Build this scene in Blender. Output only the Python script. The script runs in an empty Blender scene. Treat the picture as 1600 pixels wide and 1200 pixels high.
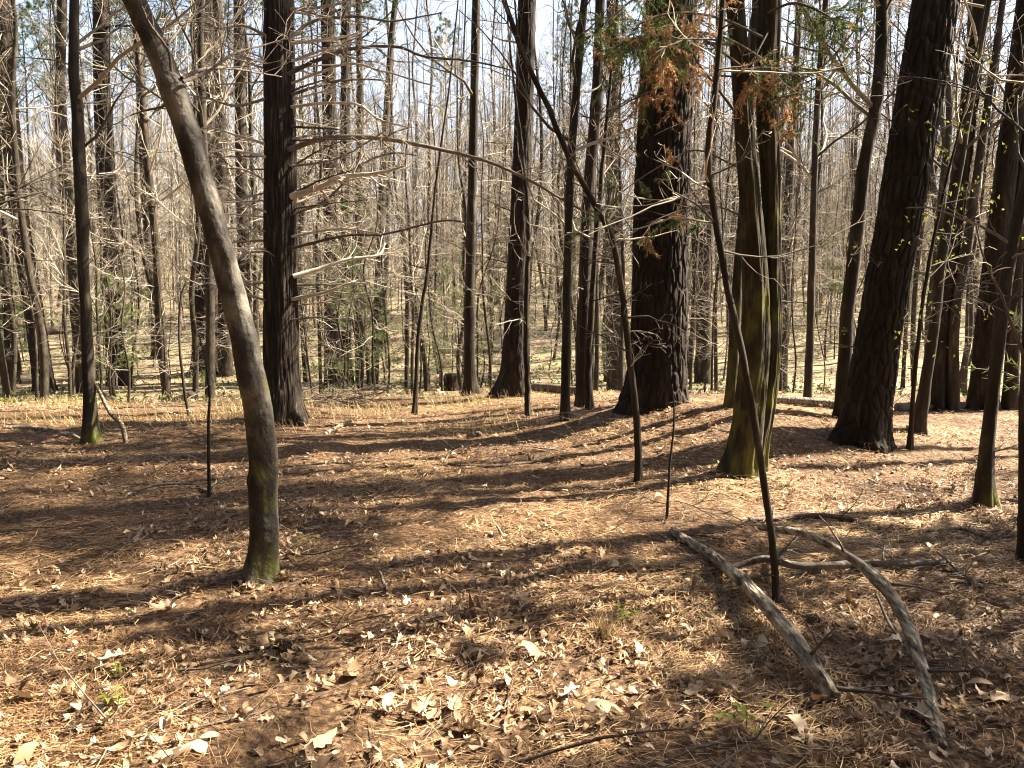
import bpy, math, random
import numpy as np
from mathutils import Vector

# ------------------------------------------------------------------ camera, sky, sun, exposure
S = bpy.context.scene
COL = S.collection
R = math.radians
FPX, CX, CY, HOR, CAMZ = 1156.0, 800.0, 600.0, 490.0, 1.6
PITCH = math.atan((CY - HOR) / FPX)
cam = bpy.data.cameras.new('camera'); cam.sensor_width = 36; cam.lens = FPX / 1600 * 36
cam.clip_start = .05; cam.clip_end = 2000
co = bpy.data.objects.new('camera', cam); COL.objects.link(co)
co.location = (0, 0, CAMZ); co.rotation_euler = (R(90) - PITCH, 0, 0)
S.camera = co

SUN_AZ, SUN_EL = 16.0, 43.0          # degrees: from +X towards +Y ; above the horizon
sv = Vector((math.cos(R(SUN_AZ)) * math.cos(R(SUN_EL)), math.sin(R(SUN_AZ)) * math.cos(R(SUN_EL)), math.sin(R(SUN_EL))))
w = bpy.data.worlds.new('World'); S.world = w; w.use_nodes = True
nt = w.node_tree
sky = nt.nodes.new('ShaderNodeTexSky'); sky.sky_type = 'NISHITA'; sky.sun_disc = False
sky.sun_elevation = R(SUN_EL); sky.sun_rotation = R(90 - SUN_AZ); sky.dust_density = 3.0; sky.ozone_density = .8
bg = nt.nodes['Background']; bg.inputs['Strength'].default_value = .05
# thin bright spring haze and high cloud low in the sky
wt = nt.nodes.new('ShaderNodeTexCoord'); wx = nt.nodes.new('ShaderNodeSeparateXYZ'); nt.links.new(wt.outputs['Generated'], wx.inputs[0])
wm = nt.nodes.new('ShaderNodeMapping'); wm.inputs['Scale'].default_value = (2.2, 2.2, 5); nt.links.new(wt.outputs['Generated'], wm.inputs['Vector'])
wn = nt.nodes.new('ShaderNodeTexNoise'); wn.inputs['Scale'].default_value = 1; wn.inputs['Detail'].default_value = 5; nt.links.new(wm.outputs[0], wn.inputs['Vector'])
wr = nt.nodes.new('ShaderNodeMapRange'); wr.inputs['From Min'].default_value = .1; wr.inputs['From Max'].default_value = .65; wr.inputs['To Min'].default_value = .62; wr.inputs['To Max'].default_value = 0; nt.links.new(wx.outputs['Z'], wr.inputs['Value'])
wa = nt.nodes.new('ShaderNodeMath'); wa.operation = 'MULTIPLY_ADD'; wa.inputs[1].default_value = 1.1; wa.use_clamp = True; nt.links.new(wn.outputs['Fac'], wa.inputs[0]); nt.links.new(wr.outputs[0], wa.inputs[2])
wb = nt.nodes.new('ShaderNodeMath'); wb.operation = 'SUBTRACT'; wb.inputs[1].default_value = .42; wb.use_clamp = True; nt.links.new(wa.outputs[0], wb.inputs[0])
wc = nt.nodes.new('ShaderNodeMix'); wc.data_type = 'RGBA'; wc.clamp_result = False; wc.inputs[7].default_value = (4.4, 4.85, 5.6, 1)
nt.links.new(wb.outputs[0], wc.inputs[0]); nt.links.new(sky.outputs['Color'], wc.inputs[6]); nt.links.new(wc.outputs[2], bg.inputs['Color'])
sl = bpy.data.lights.new('sun', 'SUN'); sl.energy = 5.0; sl.angle = R(.5); sl.color = (1, .91, .75)
so = bpy.data.objects.new('sun', sl); COL.objects.link(so); so.location = (20, 5, 30)
so.rotation_euler = (-sv).to_track_quat('-Z', 'Y').to_euler()
S.view_settings.view_transform = 'Standard'; S.view_settings.look = 'None'
S.view_settings.exposure = 2.65; S.view_settings.gamma = 1
S.render.filter_size = 1.1; S.cycles.pixel_filter_type = 'BLACKMAN_HARRIS'; S.cycles.filter_width = 1.1
S.cycles.max_bounces = 5; S.cycles.diffuse_bounces = 3; S.cycles.glossy_bounces = 1; S.cycles.transmission_bounces = 2
S.cycles.transparent_max_bounces = 4

# ------------------------------------------------------------------ numbers
def fr(a): return a - np.floor(a)
def hsh(i, j, s=0.): return fr(np.sin(i * 127.1 + j * 311.7 + s * 74.7) * 43758.5453)
def vnoise(x, y, s=0.):
    x = np.asarray(x, float); y = np.asarray(y, float)
    i, j = np.floor(x), np.floor(y); u, v = x - i, y - j
    u = u * u * (3 - 2 * u); v = v * v * (3 - 2 * v)
    return (hsh(i, j, s) * (1 - u) + hsh(i + 1, j, s) * u) * (1 - v) + (hsh(i, j + 1, s) * (1 - u) + hsh(i + 1, j + 1, s) * u) * v
def fbm(x, y, s=0., o=4):
    t = 0; a = .5
    for k in range(o):
        t = t + a * (vnoise(x, y, s + k) - .5); x = x * 2.03; y = y * 2.03; a *= .5
    return t
def voro(u, v, per, s=0.):
    """F2-F1 of a jittered grid that wraps after `per` cells in u; and the id of the nearest cell"""
    i, j = np.floor(u), np.floor(v)
    f1 = np.full(u.shape, 9.); f2 = np.full(u.shape, 9.); cid = np.zeros(u.shape)
    for di in (-1, 0, 1):
        for dj in (-1, 0, 1):
            ci, cj = i + di, j + dj; cw = np.mod(ci, per)
            d = np.hypot(ci + .15 + .7 * hsh(cw, cj, s) - u, cj + .1 + .8 * hsh(cw, cj, s + 5) - v)
            m = d < f1
            f2 = np.where(m, f1, np.minimum(f2, d)); cid = np.where(m, hsh(cw, cj, s + 9), cid); f1 = np.where(m, d, f1)
    return f2 - f1, cid
def smooth(a, b, x):
    t = np.clip((x - a) / (b - a), 0, 1); return t * t * (3 - 2 * t)
def nrm(v): return v / (np.linalg.norm(v) + 1e-12)

# ------------------------------------------------------------------ the lie of the land
MOUNDS = [(2.25, 9.9, .34, 1.5), (2.95, 8.9, .22, 1.0), (4.3, 9.2, .2, 1.0), (-1.6, 4.45, .07, .5), (2.2, 6.8, .08, .6), (-3.4, 11.3, .12, .9), (-5.5, 10.2, .12, .7), (-4.2, 9.9, .1, .8), (.9, 12.6, .15, 2.)]
def ground_z(x, y, fine=True):
    x = np.asarray(x, float); y = np.asarray(y, float)
    edge = 13.2 + .9 * np.sin(x * .25 + 1.) + 1.6 * fbm(x * .15, x * 0 + 3.3, 2)
    z = -1.05 * smooth(0, 9, y - edge)
    z = z + np.where(y > 26, (y - 26) * .155, 0) * smooth(26, 38, y)
    z = z - np.where(y > 122, (y - 122) * .13, 0)
    z = z + .10 * fbm(x * .5, y * .5, 11) + 1.2 * smooth(25, 60, y) * fbm(x * .06, y * .06, 4) + .5 * smooth(12, 24, y) * fbm(x * .25, y * .25, 6)
    for mx, my, h, r in MOUNDS: z = z + h * np.exp(-((x - mx) ** 2 + (y - my) ** 2) / (r * r))
    if fine: z = z + smooth(16, 8, y) * (.11 * fbm(x * 2.3, y * 2.3, 21, 3) + .045 * fbm(x * 10, y * 10, 31, 3))
    return z
def gz(x, y): return float(ground_z(x, y))
CP, SP = math.cos(PITCH), math.sin(PITCH)
def ray(px, py):
    a, b = (px - CX) / FPX, -(py - CY) / FPX
    return np.array([a, CP + b * SP, -SP + b * CP])
def on_ground(px, py, lift=0.):
    """where the sight line through a photo pixel meets the ground (raised by lift)"""
    d = ray(px, py); t = np.linspace(.5, 90, 9000)
    z = CAMZ + d[2] * t - ground_z(d[0] * t, d[1] * t) - lift
    k = np.argmax(z < 0) if (z < 0).any() else len(t) - 1
    if k:
        f = z[k - 1] / (z[k - 1] - z[k] + 1e-9); tt = t[k - 1] + f * (t[k] - t[k - 1])
    else: tt = t[0]
    return np.array([0, 0, CAMZ]) + d * tt
def at(px, py, Y):
    d = ray(px, py); return np.array([0, 0, CAMZ]) + d * (Y / d[1])
def px2m(Y): return Y / FPX

# ------------------------------------------------------------------ meshes and objects
class MB:
    def __init__(s): s.tubes = {}; s.q = []; s.t = []
    def tube(s, pts, rad, sides=3, tint=None):
        pts = np.asarray(pts, float)
        s.tubes.setdefault((len(pts), sides), []).append((pts, np.asarray(rad, float), random.random() if tint is None else tint))
    def quads(s, v, f, tint): s.q.append((np.asarray(v, float), np.asarray(f, int), np.broadcast_to(np.asarray(tint, float), (len(v),))))
    def tris(s, v, tint):                       # v: n x 3 x 3
        v = np.asarray(v, float); s.t.append((v.reshape(-1, 3), np.repeat(np.broadcast_to(np.asarray(tint, float), (len(v),)), 3)))
    def arrays(s):
        V, Q, T, A = [], [], [], []; n = 0
        for (P, K), L in s.tubes.items():
            p = np.array([a[0] for a in L]); r = np.array([a[1] for a in L]); ti = np.array([a[2] for a in L])
            tg = np.gradient(p, axis=1); tg /= np.linalg.norm(tg, axis=2, keepdims=True) + 1e-9
            ax = p[:, -1] - p[:, 0]; ax /= np.linalg.norm(ax, axis=1, keepdims=True) + 1e-9
            ref = np.where(np.abs(ax[:, 2:3]) < .8, np.array([[0, 0, 1.]]), np.array([[1., 0, 0]]))[:, None, :]
            u = ref - (ref * tg).sum(2, keepdims=True) * tg; u /= np.linalg.norm(u, axis=2, keepdims=True) + 1e-9
            v = np.cross(tg, u)
            th = np.arange(K) * 2 * math.pi / K
            ring = p[:, :, None, :] + r[:, :, None, None] * (u[:, :, None, :] * np.cos(th)[None, None, :, None] + v[:, :, None, :] * np.sin(th)[None, None, :, None])
            N = len(L); V.append(ring.reshape(-1, 3)); A.append(np.repeat(ti, P * K))
            i, j = np.meshgrid(np.arange(P - 1), np.arange(K), indexing='ij'); j2 = (j + 1) % K
            f = np.stack([i * K + j, i * K + j2, (i + 1) * K + j2, (i + 1) * K + j], -1).reshape(-1, 4)
            Q.append((f[None] + (np.arange(N) * P * K)[:, None, None]).reshape(-1, 4) + n)
            if K >= 4:                                              # close the far end with a fan point
                c = p[:, -1]; V.append(c); A.append(ti)
                e = (np.arange(N) * P * K)[:, None] + (P - 1) * K + np.arange(K)[None]
                T.append(np.stack([e, np.roll(e, -1, 1), np.broadcast_to((N * P * K + np.arange(N))[:, None], e.shape)], -1).reshape(-1, 3) + n)
                n += N
            n += N * P * K
        for v, f, ti in s.q: V.append(v); Q.append(f + n); A.append(ti); n += len(v)
        for v, ti in s.t: V.append(v); A.append(ti); T.append(np.arange(len(v)).reshape(-1, 3) + n); n += len(v)
        z = np.zeros
        return (np.concatenate(V) if V else z((0, 3)), np.concatenate(Q) if Q else z((0, 4), int), np.concatenate(T) if T else z((0, 3), int), np.concatenate(A) if A else z(0))
    def mesh(s, name, mat, origin=(0, 0, 0)):
        return make_mesh(name, mat, *s.arrays(), origin)
    def build(s, name, mat, parent=None, origin=(0, 0, 0)):
        return link(name, s.mesh(name, mat, origin), parent)
def make_mesh(name, mat, V, Q, T, A, origin=(0, 0, 0)):
    me = bpy.data.meshes.new(name)
    V = V - np.asarray(origin, float)
    me.vertices.add(len(V)); me.vertices.foreach_set('co', V.astype(np.float32).ravel())
    nl = len(Q) * 4 + len(T) * 3
    me.loops.add(nl); me.loops.foreach_set('vertex_index', np.concatenate([Q.ravel(), T.ravel()]).astype(np.int32))
    me.polygons.add(len(Q) + len(T))
    me.polygons.foreach_set('loop_start', np.concatenate([np.arange(len(Q)) * 4, len(Q) * 4 + np.arange(len(T)) * 3]).astype(np.int32))
    me.polygons.foreach_set('use_smooth', np.ones(len(Q) + len(T), bool))
    a = me.attributes.new('tint', 'FLOAT', 'POINT'); a.data.foreach_set('value', A.astype(np.float32))
    me.update(calc_edges=True); me.validate()
    me.materials.append(mat)
    return me
def link(name, me, parent=None, loc=None):
    o = bpy.data.objects.new(name, me); COL.objects.link(o)
    if parent is not None: o.parent = parent
    if loc is not None: o.location = loc
    return o
def tag(o, label=None, cat=None, group=None, kind=None):
    if label: o['label'] = label
    if cat: o['category'] = cat
    if group: o['group'] = group
    if kind: o['kind'] = kind
    return o
def thing(name, label, cat, loc, group=None, rz=0., sc=1.):
    o = bpy.data.objects.new(name, None); COL.objects.link(o); o.empty_display_size = .2
    o.location = tuple(loc); o.rotation_euler = (0, 0, rz); o.scale = (sc, sc, sc)
    return tag(o, label, cat, group)

# ------------------------------------------------------------------ materials
def mat(name, stops, scale=(6, 6, 6), detail=6, rough=.92, bump=.0, bscale=(20, 20, 5), tint=.0, trans=0., spec=.2, extra=None, voro_bump=0.):
    m = bpy.data.materials.new(name); m.use_nodes = True
    n, l = m.node_tree.nodes, m.node_tree.links
    b = n['Principled BSDF']; b.inputs['Roughness'].default_value = rough; b.inputs['Specular IOR Level'].default_value = spec
    tc = n.new('ShaderNodeTexCoord')
    def mapped(sc):
        mp = n.new('ShaderNodeMapping'); mp.inputs['Scale'].default_value = sc; l.new(tc.outputs['Object'], mp.inputs['Vector']); return mp.outputs['Vector']
    nz = n.new('ShaderNodeTexNoise'); nz.inputs['Scale'].default_value = 1; nz.inputs['Detail'].default_value = detail; nz.inputs['Roughness'].default_value = .65
    l.new(mapped(scale), nz.inputs['Vector'])
    fac = nz.outputs['Fac']
    if tint:
        at_ = n.new('ShaderNodeAttribute'); at_.attribute_name = 'tint'
        mx = n.new('ShaderNodeMix'); mx.inputs[0].default_value = tint
        l.new(fac, mx.inputs[2]); l.new(at_.outputs['Fac'], mx.inputs[3]); fac = mx.outputs[0]
    cr = n.new('ShaderNodeValToRGB'); e = cr.color_ramp.elements
    while len(e) < len(stops): e.new(.5)
    for k, (p, c) in enumerate(stops): e[k].position = p; e[k].color = (*c, 1)
    l.new(fac, cr.inputs['Fac']); col = cr.outputs['Color']
    if extra: col = extra(n, l, tc, mapped, col)
    l.new(col, b.inputs['Base Color'])
    if bump:
        b2 = n.new('ShaderNodeTexNoise'); b2.inputs['Scale'].default_value = 1; b2.inputs['Detail'].default_value = 5
        l.new(mapped(bscale), b2.inputs['Vector']); h = b2.outputs['Fac']
        if voro_bump:
            vo = n.new('ShaderNodeTexVoronoi'); vo.feature = 'DISTANCE_TO_EDGE'; vo.inputs['Scale'].default_value = 1
            l.new(mapped(tuple(c * voro_bump for c in bscale)), vo.inputs['Vector'])
            ad = n.new('ShaderNodeMath'); ad.operation = 'MULTIPLY_ADD'; ad.inputs[1].default_value = 1.2
            l.new(vo.outputs['Distance'], ad.inputs[0]); l.new(h, ad.inputs[2]); h = ad.outputs[0]
        bp = n.new('ShaderNodeBump'); bp.inputs['Strength'].default_value = bump; bp.inputs['Distance'].default_value = .02
        l.new(h, bp.inputs['Height']); l.new(bp.outputs['Normal'], b.inputs['Normal'])
    if trans:
        tr = n.new('ShaderNodeBsdfTranslucent'); l.new(col, tr.inputs['Color'])
        ms = n.new('ShaderNodeMixShader'); ms.inputs[0].default_value = trans
        l.new(b.outputs[0], ms.inputs[1]); l.new(tr.outputs[0], ms.inputs[2]); l.new(ms.outputs[0], n['Material Output'].inputs['Surface'])
    return m
def moss(zlo, zhi, colr, amount=.55, sc=9):
    def f(n, l, tc, mapped, col):
        sx = n.new('ShaderNodeSeparateXYZ'); l.new(tc.outputs['Object'], sx.inputs[0])
        mr = n.new('ShaderNodeMapRange'); mr.inputs['From Min'].default_value = zlo; mr.inputs['From Max'].default_value = zhi
        mr.inputs['To Min'].default_value = amount; mr.inputs['To Max'].default_value = 0; l.new(sx.outputs['Z'], mr.inputs['Value'])
        nz = n.new('ShaderNodeTexNoise'); nz.inputs['Scale'].default_value = 1; nz.inputs['Detail'].default_value = 4; l.new(mapped((sc, sc, sc * .5)), nz.inputs['Vector'])
        a = n.new('ShaderNodeMath'); a.operation = 'ADD'; l.new(nz.outputs['Fac'], a.inputs[0]); l.new(mr.outputs[0], a.inputs[1])
        s = n.new('ShaderNodeMapRange'); s.inputs['From Min'].default_value = .72; s.inputs['From Max'].default_value = .9; l.new(a.outputs[0], s.inputs['Value'])
        mx = n.new('ShaderNodeMix'); mx.data_type = 'RGBA'; l.new(s.outputs[0], mx.inputs[0]); l.new(col, mx.inputs[6]); mx.inputs[7].default_value = (*colr, 1)
        return mx.outputs[2]
    return f
def two(a, b): return [(.3, a), (.7, b)]
def blotch(n, l, tc, mapped, col):
    # grey lichen and rusty flaked patches on old bark
    out = col
    for sc, c, lo, hi in (((2.3, 2.3, 1.2), (.075, .07, .056), .58, .76), ((3.7, 3.7, 1.6), (.055, .03, .019), .57, .72)):
        nz = n.new('ShaderNodeTexNoise'); nz.inputs['Scale'].default_value = 1; nz.inputs['Detail'].default_value = 8; nz.inputs['Roughness'].default_value = .7; l.new(mapped(sc), nz.inputs['Vector'])
        mr = n.new('ShaderNodeMapRange'); mr.inputs['From Min'].default_value = lo; mr.inputs['From Max'].default_value = hi; mr.inputs['To Max'].default_value = .8; l.new(nz.outputs['Fac'], mr.inputs['Value'])
        mx = n.new('ShaderNodeMix'); mx.data_type = 'RGBA'; l.new(mr.outputs[0], mx.inputs[0]); l.new(out, mx.inputs[6]); mx.inputs[7].default_value = (*c, 1); out = mx.outputs[2]
    return out
M = {}
M['pine'] = mat('pine_bark', [(.3, (.014, .010, .007)), (.55, (.028, .020, .014)), (.76, (.075, .057, .044))], (9, 9, 2.2), bump=1, bscale=(16, 16, 4), voro_bump=.8, extra=blotch)
M['hard'] = mat('hardwood_bark', [(.3, (.020, .015, .010)), (.55, (.045, .035, .024)), (.76, (.14, .113, .083))], (7, 7, 1.6), bump=.7, bscale=(26, 26, 5), extra=blotch)
M['mossy'] = mat('mossy_bark', [(.3, (.027, .021, .012)), (.55, (.048, .039, .022)), (.76, (.12, .098, .06))], (8, 8, 2), bump=.8, bscale=(24, 24, 5), extra=moss(.0, 5.5, (.115, .108, .03), .33, 7))
M['mossfoot'] = mat('moss_footed_bark', [(.3, (.026, .020, .014)), (.55, (.05, .039, .028)), (.76, (.13, .105, .08))], (7, 7, 1.6), bump=.7, bscale=(26, 26, 5), extra=moss(.0, 1.2, (.11, .11, .03), .33, 8))
M['smooth'] = mat('smooth_grey_bark', [(.36, (.022, .018, .0145)), (.5, (.052, .044, .035)), (.66, (.21, .185, .15))], (3.2, 3.2, 2.2), detail=8, bump=.5, bscale=(38, 38, 30), rough=.8, extra=moss(-.2, 2.2, (.095, .09, .026), .34, 10))
M['cedar'] = mat('cedar_bark', [(.3, (.020, .0145, .011)), (.55, (.044, .032, .024)), (.76, (.19, .145, .115))], (22, 22, 1.4), bump=1, bscale=(60, 60, 3))
M['limb'] = mat('dead_limb_bark', [(.2, (.07, .052, .038)), (.45, (.26, .205, .155)), (.8, (.70, .60, .48))], (10, 10, 10), tint=.55)
M['twig'] = mat('pale_twig_bark', [(.2, (.045, .036, .026)), (.5, (.145, .118, .085)), (.8, (.50, .43, .33))], (4, 4, 4), detail=2, tint=.7)
M['log'] = mat('weathered_wood', [(.36, (.06, .044, .03)), (.48, (.19, .15, .105)), (.64, (.50, .42, .31))], (42, 7, 30), bump=1., bscale=(70, 9, 60), detail=9)
M['darkwood'] = mat('dark_stick_bark', two((.06, .045, .035), (.20, .16, .13)), (12, 12, 12), bump=.6, bscale=(40, 40, 40))
M['pneedle'] = mat('pine_needle_green', two((.03, .055, .016), (.09, .13, .035)), (2, 2, 2), detail=1, tint=.8, trans=.25)
M['cneedle'] = mat('cedar_green', two((.075, .115, .04), (.25, .28, .10)), (2, 2, 2), detail=1, tint=.8, trans=.3)
M['rust'] = mat('cedar_rust', two((.38, .20, .095), (.64, .42, .22)), (2, 2, 2), detail=1, tint=.8, trans=.3)
M['leafgreen'] = mat('young_leaf_green', two((.16, .18, .03), (.34, .36, .08)), (2, 2, 2), detail=1, tint=.8, trans=.45)
M['straw'] = mat('pine_straw', [(.12, (.036, .018, .009)), (.5, (.245, .134, .058)), (.82, (.58, .395, .20))], (3, 3, 3), detail=2, tint=.85, rough=.6, spec=.35)
M['leaf'] = mat('dry_oak_leaf', [(.1, (.15, .088, .045)), (.45, (.33, .215, .12)), (.72, (.54, .40, .26)), (.92, (.74, .63, .47))], (38, 38, 38), detail=5, tint=.72, rough=.6, spec=.3, trans=.12)
M['drygrass'] = mat('dry_grass', two((.23, .17, .07), (.48, .37, .18)), (2, 2, 2), detail=1, tint=.85, trans=.2)
M['herb'] = mat('ground_cover_green', two((.05, .075, .02), (.17, .19, .06)), (2, 2, 2), detail=1, tint=.85, trans=.3)
M['pinewood'] = mat('pine_wood_mass', [(.3, (.07, .05, .035)), (.5, (.035, .06, .018)), (.9, (.08, .115, .035))], (2, 2, 2), detail=1, tint=1.)
M['ribbon'] = mat('red_ribbon', two((.5, .05, .03), (.6, .09, .06)), (4, 4, 4), rough=.5)
def ground_extra(n, l, tc, mapped, col):
    sx = n.new('ShaderNodeSeparateXYZ'); l.new(tc.outputs['Object'], sx.inputs[0])
    nz = n.new('ShaderNodeTexNoise'); nz.inputs['Scale'].default_value = .25; nz.inputs['Detail'].default_value = 4; l.new(tc.outputs['Object'], nz.inputs['Vector'])
    ad = n.new('ShaderNodeMath'); ad.operation = 'MULTIPLY_ADD'; ad.inputs[1].default_value = 7; l.new(nz.outputs['Fac'], ad.inputs[0]); l.new(sx.outputs['Y'], ad.inputs[2])
    mr = n.new('ShaderNodeMapRange'); mr.inputs['From Min'].default_value = 16; mr.inputs['From Max'].default_value = 19; l.new(ad.outputs[0], mr.inputs['Value'])
    n2 = n.new('ShaderNodeTexNoise'); n2.inputs['Scale'].default_value = 1; n2.inputs['Detail'].default_value = 9; n2.inputs['Roughness'].default_value = .75; l.new(mapped((1.1, .7, 1)), n2.inputs['Vector'])
    cr = n.new('ShaderNodeValToRGB'); e = cr.color_ramp.elements
    e.new(.45); e.new(.55); e.new(.6); e.new(.64)
    for k, (p, c) in enumerate([(.3, (.07, .05, .03)), (.40, (.14, .10, .06)), (.50, (.27, .20, .125)), (.585, (.115, .125, .046)), (.62, (.19, .165, .085)), (.72, (.37, .29, .185))]): e[k].position = p; e[k].color = (*c, 1)
    l.new(n2.outputs['Fac'], cr.inputs['Fac'])
    mx = n.new('ShaderNodeMix'); mx.data_type = 'RGBA'; l.new(mr.outputs[0], mx.inputs[0]); l.new(col, mx.inputs[6]); l.new(cr.outputs['Color'], mx.inputs[7])
    return mx.outputs[2]
M['ground'] = mat('forest_floor', [(.30, (.03, .017, .010)), (.48, (.085, .047, .024)), (.60, (.19, .115, .058)), (.74, (.38, .26, .145))], (26, 26, 26), detail=9, bump=.9, bscale=(34, 34, 34), extra=ground_extra, rough=.9)

# ------------------------------------------------------------------ growing things
def grow(mb, p, d, L, r, lev, rng, kids=(5, 3), up=.05, ang=(.5, 1.0), wig=.16, rmin=.003, ratio=(.35, .65), tint=None, flat=0.):
    n = (7, 5, 4, 4)[lev]
    st = L / (n - 1); dirs = np.empty((n - 1, 3)); c = np.array(d, float)
    nzs = rng.normal(0, wig, (n - 1, 3))
    for k in range(n - 1):
        c = c + nzs[k]; c[2] += up; c = c / math.sqrt(c @ c); dirs[k] = c
    pts = np.vstack([p, p + np.cumsum(dirs * st, 0)])
    rad = np.linspace(r, max(r * .25, rmin * .6), n)
    if tint is None: tint = rng.random()
    mb.tube(pts, rad, 6 if r > .022 else (4 if r > .009 else 3), tint)
    if lev < len(kids):
        for k in range(kids[lev]):
            t = rng.uniform(.15, 1) * (n - 1.001); i = int(t); q = pts[i] + (t - i) * (pts[i + 1] - pts[i])
            pr = rng.normal(0, 1, 3); pr[2] *= (1 - flat); pr = pr - (pr @ dirs[i]) * dirs[i]; pr /= math.sqrt(pr @ pr) + 1e-9
            a = rng.uniform(*ang); dd = dirs[i] * math.cos(a) + pr * math.sin(a)
            grow(mb, q, dd, L * rng.uniform(*ratio) * (1 - .35 * t / n), max(rad[i] * .55, rmin), lev + 1, rng, kids, up, ang, wig, rmin, ratio, tint if rng.random() < .6 else None, flat)
def crown(mb, path, rad, rng, z0, z1, count, Lmul=.2, kids=(5, 3), elev=(.3, 1.0), up=.06, rmin=.004, lowbias=1., Lmin=.6, Lmax=4.2, rfac=.45):
    """branches leaving a trunk between heights z0 and z1"""
    zs = path[:, 2]
    for k in range(count):
        z = z0 + (z1 - z0) * rng.random() ** lowbias
        q = np.array([np.interp(z, zs, path[:, i]) for i in range(3)]); rr = float(np.interp(z, zs, rad))
        a = rng.uniform(0, 2 * math.pi); e = rng.uniform(*elev)
        d = np.array([math.cos(a) * math.cos(e), math.sin(a) * math.cos(e), math.sin(e)])
        L = min(max((z1 - z) * Lmul * rng.uniform(.6, 1.4) + Lmin * rng.random(), .35), Lmax)
        grow(mb, q, d, L, max(min(rr * rfac, .011 * L + .004), rmin), 0, rng, kids, up, rmin=rmin)
def spline(ctrl, vals, s):
    """Catmull-Rom through control points; s in 0..len-1"""
    C = np.column_stack([np.asarray(ctrl, float), np.asarray(vals, float)])
    C = np.vstack([2 * C[0] - C[1], C, 2 * C[-1] - C[-2]])
    i = np.clip(np.floor(s).astype(int), 0, len(C) - 4); t = (s - i)[:, None]
    a, b, c, d = C[i], C[i + 1], C[i + 2], C[i + 3]
    o = .5 * (2 * b + (c - a) * t + (2 * a - 5 * b + 4 * c - d) * t ** 2 + (3 * b - a - 3 * c + d) * t ** 3)
    return o[:, :3], np.maximum(o[:, 3], .002)
def sweep(pts, rad, sides, disp=None, tint=.5):
    """one closed skin round a path, with a displacement disp(theta, arclength, radius)"""
    pts = np.asarray(pts); N = len(pts)
    tg = np.gradient(pts, axis=0); tg /= np.linalg.norm(tg, axis=1, keepdims=True) + 1e-9
    u = np.empty_like(tg); r0 = np.array([1., 0, 0]) if abs(tg[0][0]) < .9 else np.array([0, 1., 0])
    for k in range(N):
        r0 = nrm(r0 - (r0 @ tg[k]) * tg[k]); u[k] = r0
    v = np.cross(tg, u)
    arc = np.concatenate([[0], np.cumsum(np.linalg.norm(np.diff(pts, axis=0), axis=1))])
    th = np.arange(sides) * 2 * math.pi / sides
    TH, AR = np.meshgrid(th, arc); RR = np.broadcast_to(np.asarray(rad)[:, None], TH.shape)
    if disp is not None: RR = RR + disp(TH, AR, RR)
    ring = pts[:, None] + RR[..., None] * (u[:, None] * np.cos(TH)[..., None] + v[:, None] * np.sin(TH)[..., None])
    V = np.vstack([ring.reshape(-1, 3), pts[:1], pts[-1:]])
    i, j = np.meshgrid(np.arange(N - 1), np.arange(sides), indexing='ij'); j2 = (j + 1) % sides
    Q = np.stack([i * sides + j, i * sides + j2, (i + 1) * sides + j2, (i + 1) * sides + j], -1).reshape(-1, 4)
    k = np.arange(sides); k2 = (k + 1) % sides; a, b = N * sides, N * sides + 1
    T = np.vstack([np.stack([k2, k, k * 0 + a], -1), np.stack([(N - 1) * sides + k, (N - 1) * sides + k2, k * 0 + b], -1)])
    return V, Q, T, np.full(len(V), tint)
def bark_plain(seed, amp=.06, fl=.6, fh=.2, lobes=5, knots=True):
    rk = np.random.default_rng(int(seed * 97) + 3); kn = np.column_stack([rk.uniform(0, 6.28, 9), rk.uniform(.3, 7, 9), rk.uniform(.5, 1.3, 9), rk.uniform(.12, .5, 9)]) if amp < .07 and knots else []
    def f(th, ar, rr):
        kk = rr * amp * 1.3 * (vnoise(ar * 1.7, ar * 0 + seed) + .6 * vnoise(ar * 5, ar * 0 + seed + 9) - .8)
        for a_, z_, w_, h_ in kn:
            q = np.hypot(np.angle(np.exp(1j * (th - a_))), (ar - z_) / np.maximum(rr, .01) * .8) / w_
            kk = kk + rr * h_ * (np.exp(-(q * 1.6) ** 2) - .6 * np.exp(-(q * 4.5) ** 2))
        n = fbm(np.cos(th) * 2.2 + seed, ar * 1.3 + np.sin(th) * 2.2, seed, 4)
        n2 = vnoise(np.cos(th) * 9 + seed, np.sin(th) * 9 + ar * 4, seed + 3) - .5
        fla = fl * np.exp(-np.maximum(ar - .15, 0) / fh) * (.65 + .5 * np.cos(lobes * th + seed * 3) + .4 * np.cos(2 * th + seed))
        return kk + rr * (amp * 2.2 * n + amp * .8 * n2 + fla)
    return f
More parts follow.
